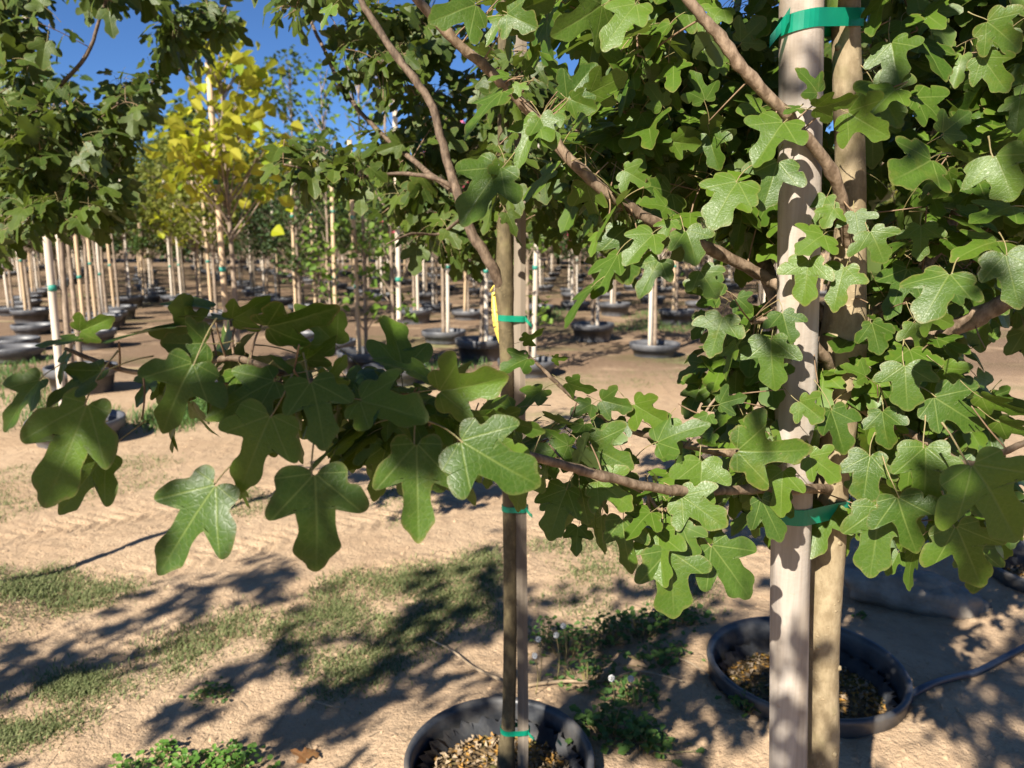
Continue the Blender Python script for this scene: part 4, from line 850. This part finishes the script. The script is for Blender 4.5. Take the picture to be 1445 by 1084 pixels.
def scatter(name, label, n, mat, straw=False):
    m_ = MB()
    for i in range(n):
        y = 1.35 + 5.5 * rng.random() ** 1.7; x = rng.uniform(-.78, .78) * (y + .3)
        if any(math.hypot(x - a, y - b) < r + .02 for a, b, r, q in SUNK) or noise.noise(Vector((x * 1.7, y * 1.7, 8))) < rng.uniform(-.6, .25): continue
        z = gz_fine(x, y); b = len(m_.v)
        if straw:
            a = rng.uniform(0, 6.28); l = rng.uniform(.012, .05); w = rng.uniform(.0007, .0014); dx, dy = math.cos(a), math.sin(a)
            for u, h in ((-1, .002), (0, .005), (1, .003)):
                for sd in (-1, 1): m_.v.append((x + dx * l * u - dy * w * sd, y + dy * l * u + dx * w * sd, z + h))
            m_.f += [(b, b + 2, b + 3, b + 1), (b + 2, b + 4, b + 5, b + 3)]; m_.m += [0, 0]
        else:
            s_ = .0025 + .010 * rng.random() ** 4
            for d in ((1, 0, 0), (0, 1, 0), (-1, 0, 0), (0, -1, 0), (0, 0, 1), (.7, .7, .55), (-.7, .6, .5)):
                q = Vector(d) * s_ * rng.uniform(.7, 1.3); m_.v.append((x + q.x, y + q.y, z - .001 + q.z * .75))
            m_.f += [(b, b + 5, b + 4), (b, b + 1, b + 5), (b + 1, b + 6, b + 5), (b + 5, b + 6, b + 4), (b + 1, b + 2, b + 6), (b + 2, b + 4, b + 6), (b + 2, b + 3, b + 4), (b + 3, b, b + 4)]; m_.m += [0] * 8
    o = m_.build(name, mat, None, False); tag(o, label, 'soil clods' if not straw else 'straw', kind='stuff')
scatter('clods', 'loose crumbs and clods of dry dirt on the lane', 9000, M['ground'])
scatter('straw', 'dry straw bits strewn over the dirt', 1500, M['stick'], True)

# ------------------------------------------------------------------ grass and weeds (too many to count)
def blades(name, label, polys, n, hgt, wid, mat, lean=0.9, clump=0.03, kind='grass'):
    VS = []; FS = []; RN = []; UV = []
    for poly, share in polys:
        W = [gp(*p) for p in poly]; pl = [(p.x, p.y) for p in W]
        x0 = min(p[0] for p in pl); x1 = max(p[0] for p in pl); y0 = min(p[1] for p in pl); y1 = max(p[1] for p in pl)
        k = 0; cx = cy = 0; left = 0; tries = 0
        while k < n * share and tries < n * 40:
            tries += 1
            if left <= 0:
                cx, cy = rng.uniform(x0, x1), rng.uniform(y0, y1); left = rng.randint(5, 16)
                if not inpoly(cx, cy, pl) or noise.noise(Vector((cx * 5, cy * 5, 4.4))) < -0.12 + 0.35 * (rng.random() - .6): left = 0; continue
            x, y = cx + rng.gauss(0, clump), cy + rng.gauss(0, clump); left -= 1; k += 1
            z = gz(x, y); a = rng.uniform(0, 6.283); h = hgt * rng.uniform(.4, 1.2); w = wid * rng.uniform(.6, 1.3); l = lean * rng.uniform(.3, 1.1) * h
            dx, dy = math.cos(a), math.sin(a); b = len(VS)
            VS += [(x - dy * w, y + dx * w, z - .003), (x + dy * w, y - dx * w, z - .003), (x + dx * l * .4 + dy * w * .9, y + dy * l * .4 - dx * w * .9, z + h * .6), (x + dx * l * .4 - dy * w * .9, y + dy * l * .4 + dx * w * .9, z + h * .6), (x + dx * l, y + dy * l, z + h * .85)]
            FS += [(b, b + 1, b + 2, b + 3), (b + 3, b + 2, b + 4)]; RN += [rng.random()] * 5; UV += [(0, 0), (1, 0), (1, .6), (0, .6), (0, .6), (1, .6), (.5, 1)]
    me = bpy.data.meshes.new(name); me.from_pydata(VS, [], FS); me.materials.append(mat)
    me.uv_layers.new(name='UVMap').data.foreach_set('uv', np.array(UV, dtype=np.float32).ravel())
    me.attributes.new('rnd', 'FLOAT', 'POINT').data.foreach_set('value', np.array(RN, dtype=np.float32)); me.update()
    return tag(link(name, me), label, kind, kind='stuff')
blades('grass', 'thin short grass in patches on the tan dirt', [
    ([(360, 885), (470, 845), (560, 805), (700, 770), (712, 880), (600, 915), (520, 960), (470, 980), (415, 920)], .36),
    ([(-30, 800), (80, 795), (130, 822), (205, 825), (150, 850), (60, 868), (-30, 905)], .13),
    ([(-40, 1015), (60, 965), (110, 950), (105, 1010), (20, 1040), (-40, 1045)], .09), ([(60, 950), (200, 900), (330, 860), (380, 850), (300, 920), (150, 980)], .07),
    ([(-40, 665), (150, 640), (265, 645), (240, 690), (80, 710), (-40, 745)], .09), ([(530, 690), (600, 660), (610, 720), (560, 745)], .03), ([(330, 690), (385, 705), (380, 725), (330, 730)], .02),
    ([(750, 760), (900, 740), (1010, 770), (1000, 880), (860, 880), (755, 850)], .12), ([(780, 530), (900, 520), (1010, 525), (1000, 540), (850, 550)], .03), ([(900, 505), (1040, 500), (1040, 512), (900, 518)], .02),
    ([(440, 830), (520, 800), (520, 830), (450, 850)], .02), ([(1380, 450), (1460, 440), (1460, 470), (1390, 480)], .02)], 42000, .015, .0017, M['grass'], 1.5, .045)
blades('grass', 'taller green grass round the far pots', [
    ([(860, 470), (900, 440), (1000, 445), (1010, 462), (960, 470)], .22), ([(740, 445), (790, 440), (800, 455), (750, 460)], .08), ([(200, 600), (280, 560), (310, 565), (300, 598), (230, 612)], .25), ([(-10, 600), (0, 500), (60, 500), (60, 560), (160, 590), (100, 615)], .25),
    ([(560, 500), (680, 515), (640, 535), (560, 530)], .10), ([(370, 575), (440, 560), (440, 590), (380, 600)], .10)], 7000, .09, .004, M['weed'], clump=.10)

def weed_leafy(name, label, center, spread, n, size, mat, hgt, cat='weed', lobed=False, group=None):
    """low broad-leaved weed: real leaves on short stems"""
    e = empty(name, (center.x, center.y, gz(center.x, center.y))); tag(e, label, cat, group)
    VS = []; FS = []; RN = []; UV = []; stems = MB()
    for k in range(n):
        x, y = rng.gauss(0, spread), rng.gauss(0, spread * .8); h = hgt * rng.uniform(.25, 1) * max(.25, 1 - math.hypot(x, y) / (spread * 3.2)); a = rng.uniform(0, 6.28)
        Y = Vector((math.cos(a), math.sin(a), rng.uniform(-.4, .5))); N = Vector((0, 0, 1)) + TOSUN * .4 + rv(.35); L = size * rng.uniform(.6, 1.25)
        X_, Y_, N_ = frame(Y, N); c = Vector((x, y, h)); b = len(VS)
        if lobed: outl = [(0, 0), (.16, .12), (.12, .24), (.26, .34), (.2, .48), (.34, .62), (.26, .8), (0, 1), (-.26, .8), (-.34, .62), (-.2, .48), (-.26, .34), (-.12, .24), (-.16, .12)]
        else: outl = [(0, 0), (.24, .12), (.42, .42), (.36, .75), (.12, .97), (0, .92), (-.12, .97), (-.36, .75), (-.42, .42), (-.24, .12)]
        VS.append(tuple(c + Y_ * L * .5 - N_ * L * .07)); UV0 = (0, .5)
        for u, v in outl: VS.append(tuple(c + X_ * u * L + Y_ * v * L + N_ * (abs(u) * .3 - .15 * v * v) * L))
        m_ = len(outl)
        for i in range(m_): FS.append((b, b + 1 + i, b + 1 + (i + 1) % m_)); UV += [UV0, outl[i], outl[(i + 1) % m_]]
        RN += [rng.random()] * (m_ + 1)
        if k % 2 == 0: stems.tube([(x * .55, y * .55, -.005), (x * .8, y * .8, h * .6), tuple(c)], [.0016, .0013, .001], 4, cap=False)
    me = bpy.data.meshes.new('leaves'); me.from_pydata(VS, [], FS); me.materials.append(mat)
    me.uv_layers.new(name='UVMap').data.foreach_set('uv', np.array(UV, dtype=np.float32).ravel())
    me.attributes.new('rnd', 'FLOAT', 'POINT').data.foreach_set('value', np.array(RN, dtype=np.float32)); me.update()
    o = link('leaves', me, e); o['kind'] = 'stuff'; stems.build('stems', M['petiole'], e); return e
for (x, y, s, n, sz, lab) in ((330, 1072, .045, 150, .016, 'bright clover clump on dirt, widest of the clover'), (262, 1080, .05, 110, .015, 'bright clover clump between the wide clover and the sprig'), (235, 1052, .018, 30, .017, 'upright bright sprig beside the clover clumps'), (190, 1086, .05, 80, .015, 'low clover clump at the thin end of the clover')):
    weed_leafy('clover', lab, gp(x, y), s, n, sz, M['clover'], .05, 'weed', group='clover clumps on the dirt')
for (x, y, s, n, sz, h, lob, lab) in (
        (298, 972, .035, 90, .016, .03, True, 'small dark weed tuft alone on sunny dirt'), (862, 1058, .055, 120, .030, .08, True, 'leafy green weed against the rim of the sunken pot'), (905, 1075, .05, 70, .028, .06, True, 'low weed beyond the leafy one by the pot'),
        (800, 920, .06, 110, .020, .10, True, 'feathery weed right of the squared stake'), (850, 905, .06, 120, .020, .12, True, 'feathery weed with dandelion stalks beside it'), (905, 900, .07, 130, .022, .10, False, 'rounded green weed in the shade before the wide pot'), (960, 890, .06, 110, .020, .08, False, 'flat green weed next to the rim of the wide pot'),
        (830, 965, .06, 100, .022, .09, True, 'weed leaning over the wavy stick'), (890, 1000, .06, 110, .022, .08, True, 'shaded weed below the wavy stick'), (1046, 1030, .03, 50, .024, .05, True, 'small pointed weed beside the pale stake foot'),
        (1216, 870, .012, 12, .016, .03, False, 'tiny sprout on dirt behind the tan trunk'), (770, 905, .04, 60, .018, .10, True, 'thin weed hugging the squared stake'), (930, 950, .06, 90, .02, .06, False, 'patchy weed at the end of the wavy stick'), (760, 1075, .02, 14, .02, .03, True, 'seedling growing in the soil of the sunken pot')):
    c = gp(x, y); weed_leafy('weed', lab, c, s, n, sz, M['weed'], h, 'weed', lob)
for (x, y, h, lab) in ((792, 868, .16, 'tallest dandelion seed head beside the squared stake'), (757, 885, .14, 'dandelion seed head closest to the squared stake'), (782, 882, .15, 'dandelion seed head between two others by the stake'), (752, 908, .12, 'lower dandelion seed head by the squared stake'), (859, 953, .13, 'dandelion seed head above the wavy stick'), (886, 950, .13, 'dandelion seed head right of its twin above the wavy stick'), (848, 1070, .06, 'low dandelion seed head by the pot rim weed')):
    top = pt(x, y, project(gp(x, y + 90))[2]); g = gp(x + 4, y + 85); top = Vector((g.x - .01, g.y, gz(g.x, g.y) + h)); e = empty('dandelion', (g.x, g.y, gz(g.x, g.y))); tag(e, lab, 'dandelion', 'dandelion clocks in the weeds')
    m_ = MB(); m_.tube(catmull([(0, 0, 0), (.006, 0, h * .5), (-.004, 0, h)], 4), .0014, 6); m_.build('stalk', M['petiole'], e)
    m_ = MB(); c = Vector((-.004, 0, h))
    for i in range(70):
        d = rv(1).normalized(); q = c + d * .0085; m_.tube([c + d * .003, q], [.0003, .0003], 3, cap=False); a_ = d.cross(Vector((.3, .5, .8))).normalized(); b_ = d.cross(a_); k = len(m_.v)
        m_.v += [tuple(q + a_ * .0026), tuple(q + b_ * .0026), tuple(q - a_ * .0026), tuple(q - b_ * .0026), tuple(q - d * .002)]; m_.f += [(k, k + 1, k + 4), (k + 1, k + 2, k + 4), (k + 2, k + 3, k + 4), (k + 3, k, k + 4)]; m_.m += [0] * 4
    m_.build('seed_head', M['puff'], e, False)

# ------------------------------------------------------------------ nursery rows beyond the lane
def crown_mesh(kind, seed):
    """returns (crown mesh, limb list) for a unit tree standing at the origin"""
    g = random.Random(seed); VS = []; FS = []; RN = []; UV = []
    limbs = MB()
    def put(c, L, droop=.5, wide=.4, N=None):
        a = g.uniform(0, 6.28); Y = Vector((math.cos(a), math.sin(a), -droop + g.uniform(-.4, .5))); N = (Vector((0, 0, .6)) + TOSUN * .7 + Vector((g.gauss(0, .4), g.gauss(0, .4), g.gauss(0, .4))))
        X_, Y_, N_ = frame(Y, N); b = len(VS); w = wide * L
        for u, v, n_ in ((0, 0, 0), (.8, .25, .12), (1, .5, .16), (.5, .85, .05), (0, 1, -.12), (-.5, .85, .05), (-1, .5, .16), (-.8, .25, .12)): VS.append(tuple(c + X_ * u * w + Y_ * v * L + N_ * n_ * L))
        FS.extend([(b, b + 1, b + 2, b + 3, b + 4), (b, b + 4, b + 5, b + 6, b + 7)]); RN.extend([g.random()] * 8); UV.extend([(0, 0), (.5, .2), (.6, .5), (.4, .85), (0, 1), (0, 0), (0, 1), (-.4, .85), (-.6, .5), (-.5, .2)])
    spec = dict(broad=(1.4, 3.3, .90, 78, 24, .10, .46), dense=(1.2, 3.2, .95, 84, 28, .08, .46), yellow=(1.5, 2.68, .50, 48, 9, .115, .45), yellow2=(1.35, 2.3, .42, 26, 8, .15, .45), columnar=(.9, 4.2, .36, 60, 15, .085, .45), sparse=(.45, 3.3, .26, 34, 7, .085, .5), crape=(1.25, 2.7, .65, 52, 22, .07, .42), gold=(1.4, 3.1, .80, 70, 20, .10, .45), wood=(1.0, 8.0, 2.3, 150, 26, .30, .5), tall=(1.5, 2.35, .36, 34, 14, .08, .42))[kind]
    z0, z1, rr, nc, nl, L, wd = spec
    for k in range(nc):
        u = g.random(); z = z0 + (z1 - z0) * u
        prof = {'columnar': .75 + .5 * math.sin(math.pi * u) * .6, 'sparse': .8, 'wood': math.sin(math.pi * min(1, u * .85 + .12)) ** .7}.get(kind, math.sin(math.pi * (u * .8 + .15)) ** .6)
        a = g.uniform(0, 6.28); r_ = rr * prof * math.sqrt(g.uniform(.08, 1)); c = Vector((r_ * math.cos(a), r_ * math.sin(a), z))
        s0 = Vector((0, 0, max(z0 * .8, z - r_ * .9 - .1))); limbs.tube([s0, (s0 + c) / 2 + Vector((0, 0, -.04 * r_)), c], [.009 * (1 + (kind == 'wood') * 5), .006 * (1 + (kind == 'wood') * 4), .003], 4, cap=False)
        sp = .11 if kind not in ('wood',) else .55
        if kind == 'sparse': sp = .08
        for j in range(nl): put(c + Vector((g.gauss(0, sp), g.gauss(0, sp), g.gauss(0, sp * .8))), L * g.uniform(.6, 1.2), .5, wd)
    me = bpy.data.meshes.new('crown'); me.from_pydata(VS, [], FS)
    me.materials.append(M[{'broad': 'green_bg', 'dense': 'dark_bg', 'yellow': 'yellow', 'yellow2': 'yellow', 'columnar': 'green_bg', 'sparse': 'lime_bg', 'crape': 'green_bg', 'gold': 'gold_bg', 'wood': 'dark_bg', 'tall': 'green_bg'}[kind]])
    me.uv_layers.new(name='UVMap').data.foreach_set('uv', np.array(UV, dtype=np.float32).ravel())
    me.attributes.new('rnd', 'FLOAT', 'POINT').data.foreach_set('value', np.array(RN, dtype=np.float32)); me.update()
    lm = limbs.mesh('limbs', [M['bark_far']])
    fl = None
    if kind == 'crape':
        m_ = MB()
        for i in range(26):
            a = g.uniform(0, 6.28); r_ = rr * g.uniform(.5, 1.05); c = Vector((r_ * math.cos(a), r_ * math.sin(a), g.uniform(z0 + .1, z1)))
            for j in range(16):
                q = c + Vector((g.gauss(0, .03), g.gauss(0, .03), g.gauss(0, .045))); d1 = Vector((g.gauss(0, 1), g.gauss(0, 1), g.gauss(0, 1))).normalized() * .022; d2 = d1.cross(Vector((g.gauss(0, 1), g.gauss(0, 1), 1))).normalized() * .018; b = len(m_.v)
                m_.v += [tuple(q - d1), tuple(q + d2), tuple(q + d1), tuple(q - d2)]; m_.f.append((b, b + 1, b + 2, b + 3)); m_.m.append(0)
        fl = m_.mesh('flowers', [M['petal']], False)
    h1 = z1 * (.92 if kind != 'sparse' else .97); tr = MB(); k0 = {'wood': .16, 'sparse': .018}.get(kind, .024)
    tr.tube(catmull([(0, 0, 0), (g.uniform(-.01, .01), .005, h1 * .35), (g.uniform(-.02, .02), 0, h1 * .7), (g.uniform(-.03, .03), .01, h1)], 4), np.linspace(k0 * 1.2, k0 * .25, 13).tolist(), 9)
    tm = tr.mesh('trunk', [M['bark_dark' if kind in ('wood', 'dense', 'yellow2') else 'bark_far']])
    return me, lm, tm, fl
LAB = dict(broad='round headed green nursery tree with bare trunk in the rows beyond the lane', dense='dark leaved bushy nursery tree in the rows beyond the lane', yellow='broad leaved tree turning bright yellow, tan pole tied to it', yellow2='smaller yellow leaved tree next to the bright yellow one', columnar='tall narrow columnar green tree standing above the rows',
           sparse='thin whip like tree with sparse lime green leaves, leafy nearly to its pot', crape='green nursery tree with pink flower clusters beyond the lane', gold='yellow green nursery tree in the rows beyond the lane', wood='tall dark tree of the wooded edge behind the nursery rows', tall='bare trunked nursery tree in the row of pale poles beside the lane')
KM = {k: [crown_mesh(k, 40 + 7 * i + j) for i in range(3 if k in ('broad', 'dense', 'gold', 'wood') else 1)] for j, k in enumerate(LAB)}
ncount = {k: 0 for k in LAB}
def row_tree(kind, x, y, z0=0.0, scale=1.0, lean=0.0):
    ncount[kind] += 1; cm = KM[kind][ncount[kind] % len(KM[kind])]
    e = empty({'wood': 'woodland_tree'}.get(kind, 'nursery_tree'), (x, y, z0), rng.uniform(0, 6.28)); e.scale = (scale, scale, scale * rng.uniform(.94, 1.08)); e.rotation_euler[1] = lean
    tag(e, LAB[kind], 'tree', kind + ' trees of the nursery rows' if kind != 'wood' else 'trees of the wooded edge')
    cr_ = link('crown', cm[0], e); cr_['kind'] = 'stuff'; link('limbs', cm[1], e)['kind'] = 'stuff'; link('trunk', cm[2], e)
    if cm[3]: o = link('flowers', cm[3], cr_); o['kind'] = 'stuff'
    return e
def pole_mesh(h, r):
    m_ = MB(); m_.tube(catmull([(0, 0, -.05), (.004, 0, h * .5), (0, 0, h)], 3), np.linspace(r * 1.04, r * .95, 7).tolist(), 10); return m_
POLES = {(c, h): pole_mesh(h, .024).mesh('wooden_pole', [M[c]]) for c in ('stake_far', 'stake_tan') for h in (2.3, 2.7, 3.2)}
TIE = MB(); TIE.tube([(0, 0, -.02), (0, 0, .02)], [.0265, .0265], 12); TIEM = TIE.mesh('tie', [M['tie_far']])
def row_pole(x, y, mat, h, lean, label, group):
    o = bpy.data.objects.new('wooden_pole', POLES[(mat, h)]); COL.objects.link(o); o.location = (x, y, 0); o.rotation_euler = (rng.uniform(-.012, .012), lean, rng.uniform(0, 6))
    tag(o, label, 'pole', group); return o
def far_pot_mesh(D, H):
    r = D / 2; m_ = MB(); m_.lathe([(r * .80, 0), (r * .90, H * .72), (r * .905, H - .075), (r * .985, H - .07), (r, H - .01), (r * .985, H), (r * .93, H - .004), (r * .90, H - .06), (r * .89, H - .09)], 30, wob=.01); return m_.mesh('pot_shell', [M['pot_far']])
M['pot_far'] = simple('sheen_grey_pot_plastic', (0.055, 0.058, 0.065), (0.13, 0.13, 0.135), 6, 0.45, 0.1, 0.004, (1, 1, 1), 0.5)  # base colour lifted to grey, painting in the sheen of the far pots
FP = [far_pot_mesh(.60, .24), far_pot_mesh(.60, .16)]; FS_ = [soil_disc(.268, .165, .008, 4, 20).mesh('soil', [M['soil']]), soil_disc(.268, .085, .008, 4, 20).mesh('soil', [M['soil']])]
def row_pot(x, y, k, label, group, scale=1.0):
    e = empty('nursery_pot', (x, y, 0), rng.uniform(0, 6)); e.scale = (scale, scale, 1); tag(e, label, 'plant pot', group); link('pot_shell', FP[k], e); link('soil', FS_[k], e); return e
taken = []
WHAT = dict(broad='a round headed green row tree', dense='a dark bushy row tree', yellow='the bright yellow tree', yellow2='the smaller yellow tree', columnar='the narrow columnar tree', sparse='a thin lime leaved whip', crape='a pink flowered row tree', gold='a yellow green row tree', tall='a bare trunked tree beside the lane')
POTL = {k: 'grey black nursery pot holding ' + w for k, w in WHAT.items()}; POLEL = {k: 'pale round pole staking ' + w for k, w in WHAT.items()}
GP_POT = 'pots standing in the rows beyond the lane'; GP_POLE = 'poles staking the row trees'
def row_set(px, py, kind, mat='stake_far', h=2.7, side=-1, pot=0, scale=1.0, pole=True, hp=.12, lab=None, near=False):
    g = gp(px, py, hp); row_tree(kind, g.x, g.y, .06, scale, rng.uniform(-.015, .015)); taken.append((g.x, g.y))
    row_pot(g.x, g.y, pot, POTL[kind], GP_POT)
    if pole:
        o = row_pole(g.x + side * .062, g.y - .03, mat, h, rng.uniform(-.014, .014), lab or POLEL[kind], None if lab else GP_POLE)
        for zz in (1.0, 1.75):
            t_ = link('tie', TIEM, o); t_.location = (0, 0, zz + rng.uniform(-.2, .1))
ORD = ['first', 'second', 'third', 'fourth', 'fifth', 'sixth', 'seventh']; nt = [0]
for a in [(108, 598, 'tall', 'stake_far', 3.2, -1, 1), (116, 534, 'tall', 'stake_far', 2.7, -1, 0), (129, 478, 'tall', 'stake_tan', 2.7, -1, 0), (143, 456, 'tall', 'stake_tan', 2.7, -1, 0), (152, 450, 'tall', 'stake_far', 2.7, -1, 0), (168, 441, 'tall', 'stake_tan', 2.7, -1, 0), (182, 426, 'tall', 'stake_far', 2.7, 1, 0), (44, 446, 'tall', 'stake_tan', 2.7, -1, 0),
          (248, 424, 'gold', 'stake_far', 2.7, -1, 0), (262, 428, 'yellow2', 'stake_far', 2.3, -1, 0), (281, 432, 'gold', 'stake_tan', 2.7, 1, 0), (306, 450, 'gold', 'stake_tan', 2.7, -1, 0),
          (424, 452, 'columnar', 'stake_tan', 2.7, -1, 1), (452, 448, 'sparse', 'stake_tan', 2.3, -1, 1), (556, 522, 'sparse', 'stake_far', 3.2, 1, 1), (517, 510, 'sparse', 'stake_tan', 2.3, -1, 0), (468, 484, 'sparse', 'stake_tan', 2.3, 1, 1), (585, 446, 'crape', 'stake_far', 2.3, 1, 0), (602, 420, 'crape', 'stake_far', 2.3, -1, 0), (626, 470, 'crape', 'stake_far', 2.7, 1, 1),
          (679, 492, 'crape', 'stake_far', 2.3, 1, 0), (758, 440, 'crape', 'stake_far', 2.3, -1, 0), (744, 512, 'sparse', 'stake_far', 2.7, 1, 1), (810, 420, 'crape', 'stake_far', 2.3, 1, 0), (836, 468, 'crape', 'stake_far', 2.3, 1, 0), (867, 436, 'crape', 'stake_far', 2.3, -1, 0), (924, 488, 'crape', 'stake_far', 2.3, -1, 1), (954, 447, 'crape', 'stake_tan', 2.3, -1, 0), (1070, 458, 'dense', 'stake_far', 2.3, 1, 0), (1031, 376, 'dense', 'stake_tan', 2.7, -1, 0)]:
    row_set(*a)
    if a[2] == 'sparse':
        w_ = {452: 'closest to the columnar tree', 556: 'with the tallest white pole', 517: 'just before the tallest white pole', 468: 'between the columnar tree and the tallest white pole', 744: 'behind the squared stake'}[a[0]]
        for o in [q for q in COL.objects if q.parent is None and q.get('label') in (LAB['sparse'], POTL['sparse'], POLEL['sparse'])]:
            o['label'] = {'tree': 'thin lime leaved whip ', 'plant pot': 'pot of the thin lime leaved whip ', 'pole': 'pole of the thin lime leaved whip '}[o['category']] + w_
    if a[2] == 'tall':
        w_ = ORD[nt[0]] + ' from the lane' if nt[0] < 7 else 'set apart beside the low pots'; nt[0] += 1
        for o in [q for q in COL.objects if q.parent is None and q.get('label') in (LAB['tall'], POTL['tall'], POLEL['tall'])]:
            o['label'] = {'tree': 'bare trunked tree in the row of pale poles, ', 'plant pot': 'pot in the row of pale poles, ', 'pole': 'pale pole in the row of bare trunked trees, '}[o['category']] + w_
row_set(338, 545, 'yellow', 'stake_tan', 2.7, -1, 1, lab='tan pole tied to the bright yellow tree')
for px, py in ((18, 478), (48, 458), (20, 490), (420, 470), (548, 560)): g = gp(px, py, .15); row_pot(g.x, g.y, 1, 'low grey black nursery pot standing empty beyond the lane', GP_POT)
# regular rows running off to the left distance
u = Vector((-.43, .90, 0)).normalized(); v = Vector((u.y, -u.x, 0)); n = 0
kinds_by_row = ['broad', 'gold', 'dense', 'broad', 'crape', 'dense', 'broad', 'gold', 'broad']
for j in range(-9, 22):
    kd = kinds_by_row[j % len(kinds_by_row)]
    for i in range(0, 40):
        p = Vector((-3.0, 10.0, 0)) + u * (i * 1.75 + (j % 2) * .6 - 9) + v * (j * 2.55 - 4) + Vector((rng.uniform(-.18, .18), rng.uniform(-.18, .18), 0))
        if p.y < 12.5 or p.y > 44 or abs(p.x) > p.y * .70 + .5: continue
        if any((p.x - a) ** 2 + (p.y - b) ** 2 < 1.1 for a, b in taken): continue
        if p.x > .38 * p.y and p.y < 17: continue
        n += 1; kk = kd if rng.random() < .85 else 'broad'
        row_tree(kk, p.x, p.y, .05, rng.uniform(.72, .98) * (1 if p.y < 24 else 1.1), rng.uniform(-.02, .02)); row_pot(p.x, p.y, 1, POTL[kk], GP_POT)
        if rng.random() < .85: row_pole(p.x - .07, p.y - .02, rng.choice(['stake_far', 'stake_far', 'stake_tan']), rng.choice([2.3, 2.3, 2.7]), rng.uniform(-.03, .03), POLEL[kk], GP_POLE)
print('row trees', n)
for i in range(44):
    x = -48 + i * 2.3 + rng.uniform(-1, 1); row_tree('wood', x, 50 + rng.uniform(0, 12), 0, rng.uniform(.75, 1.2))
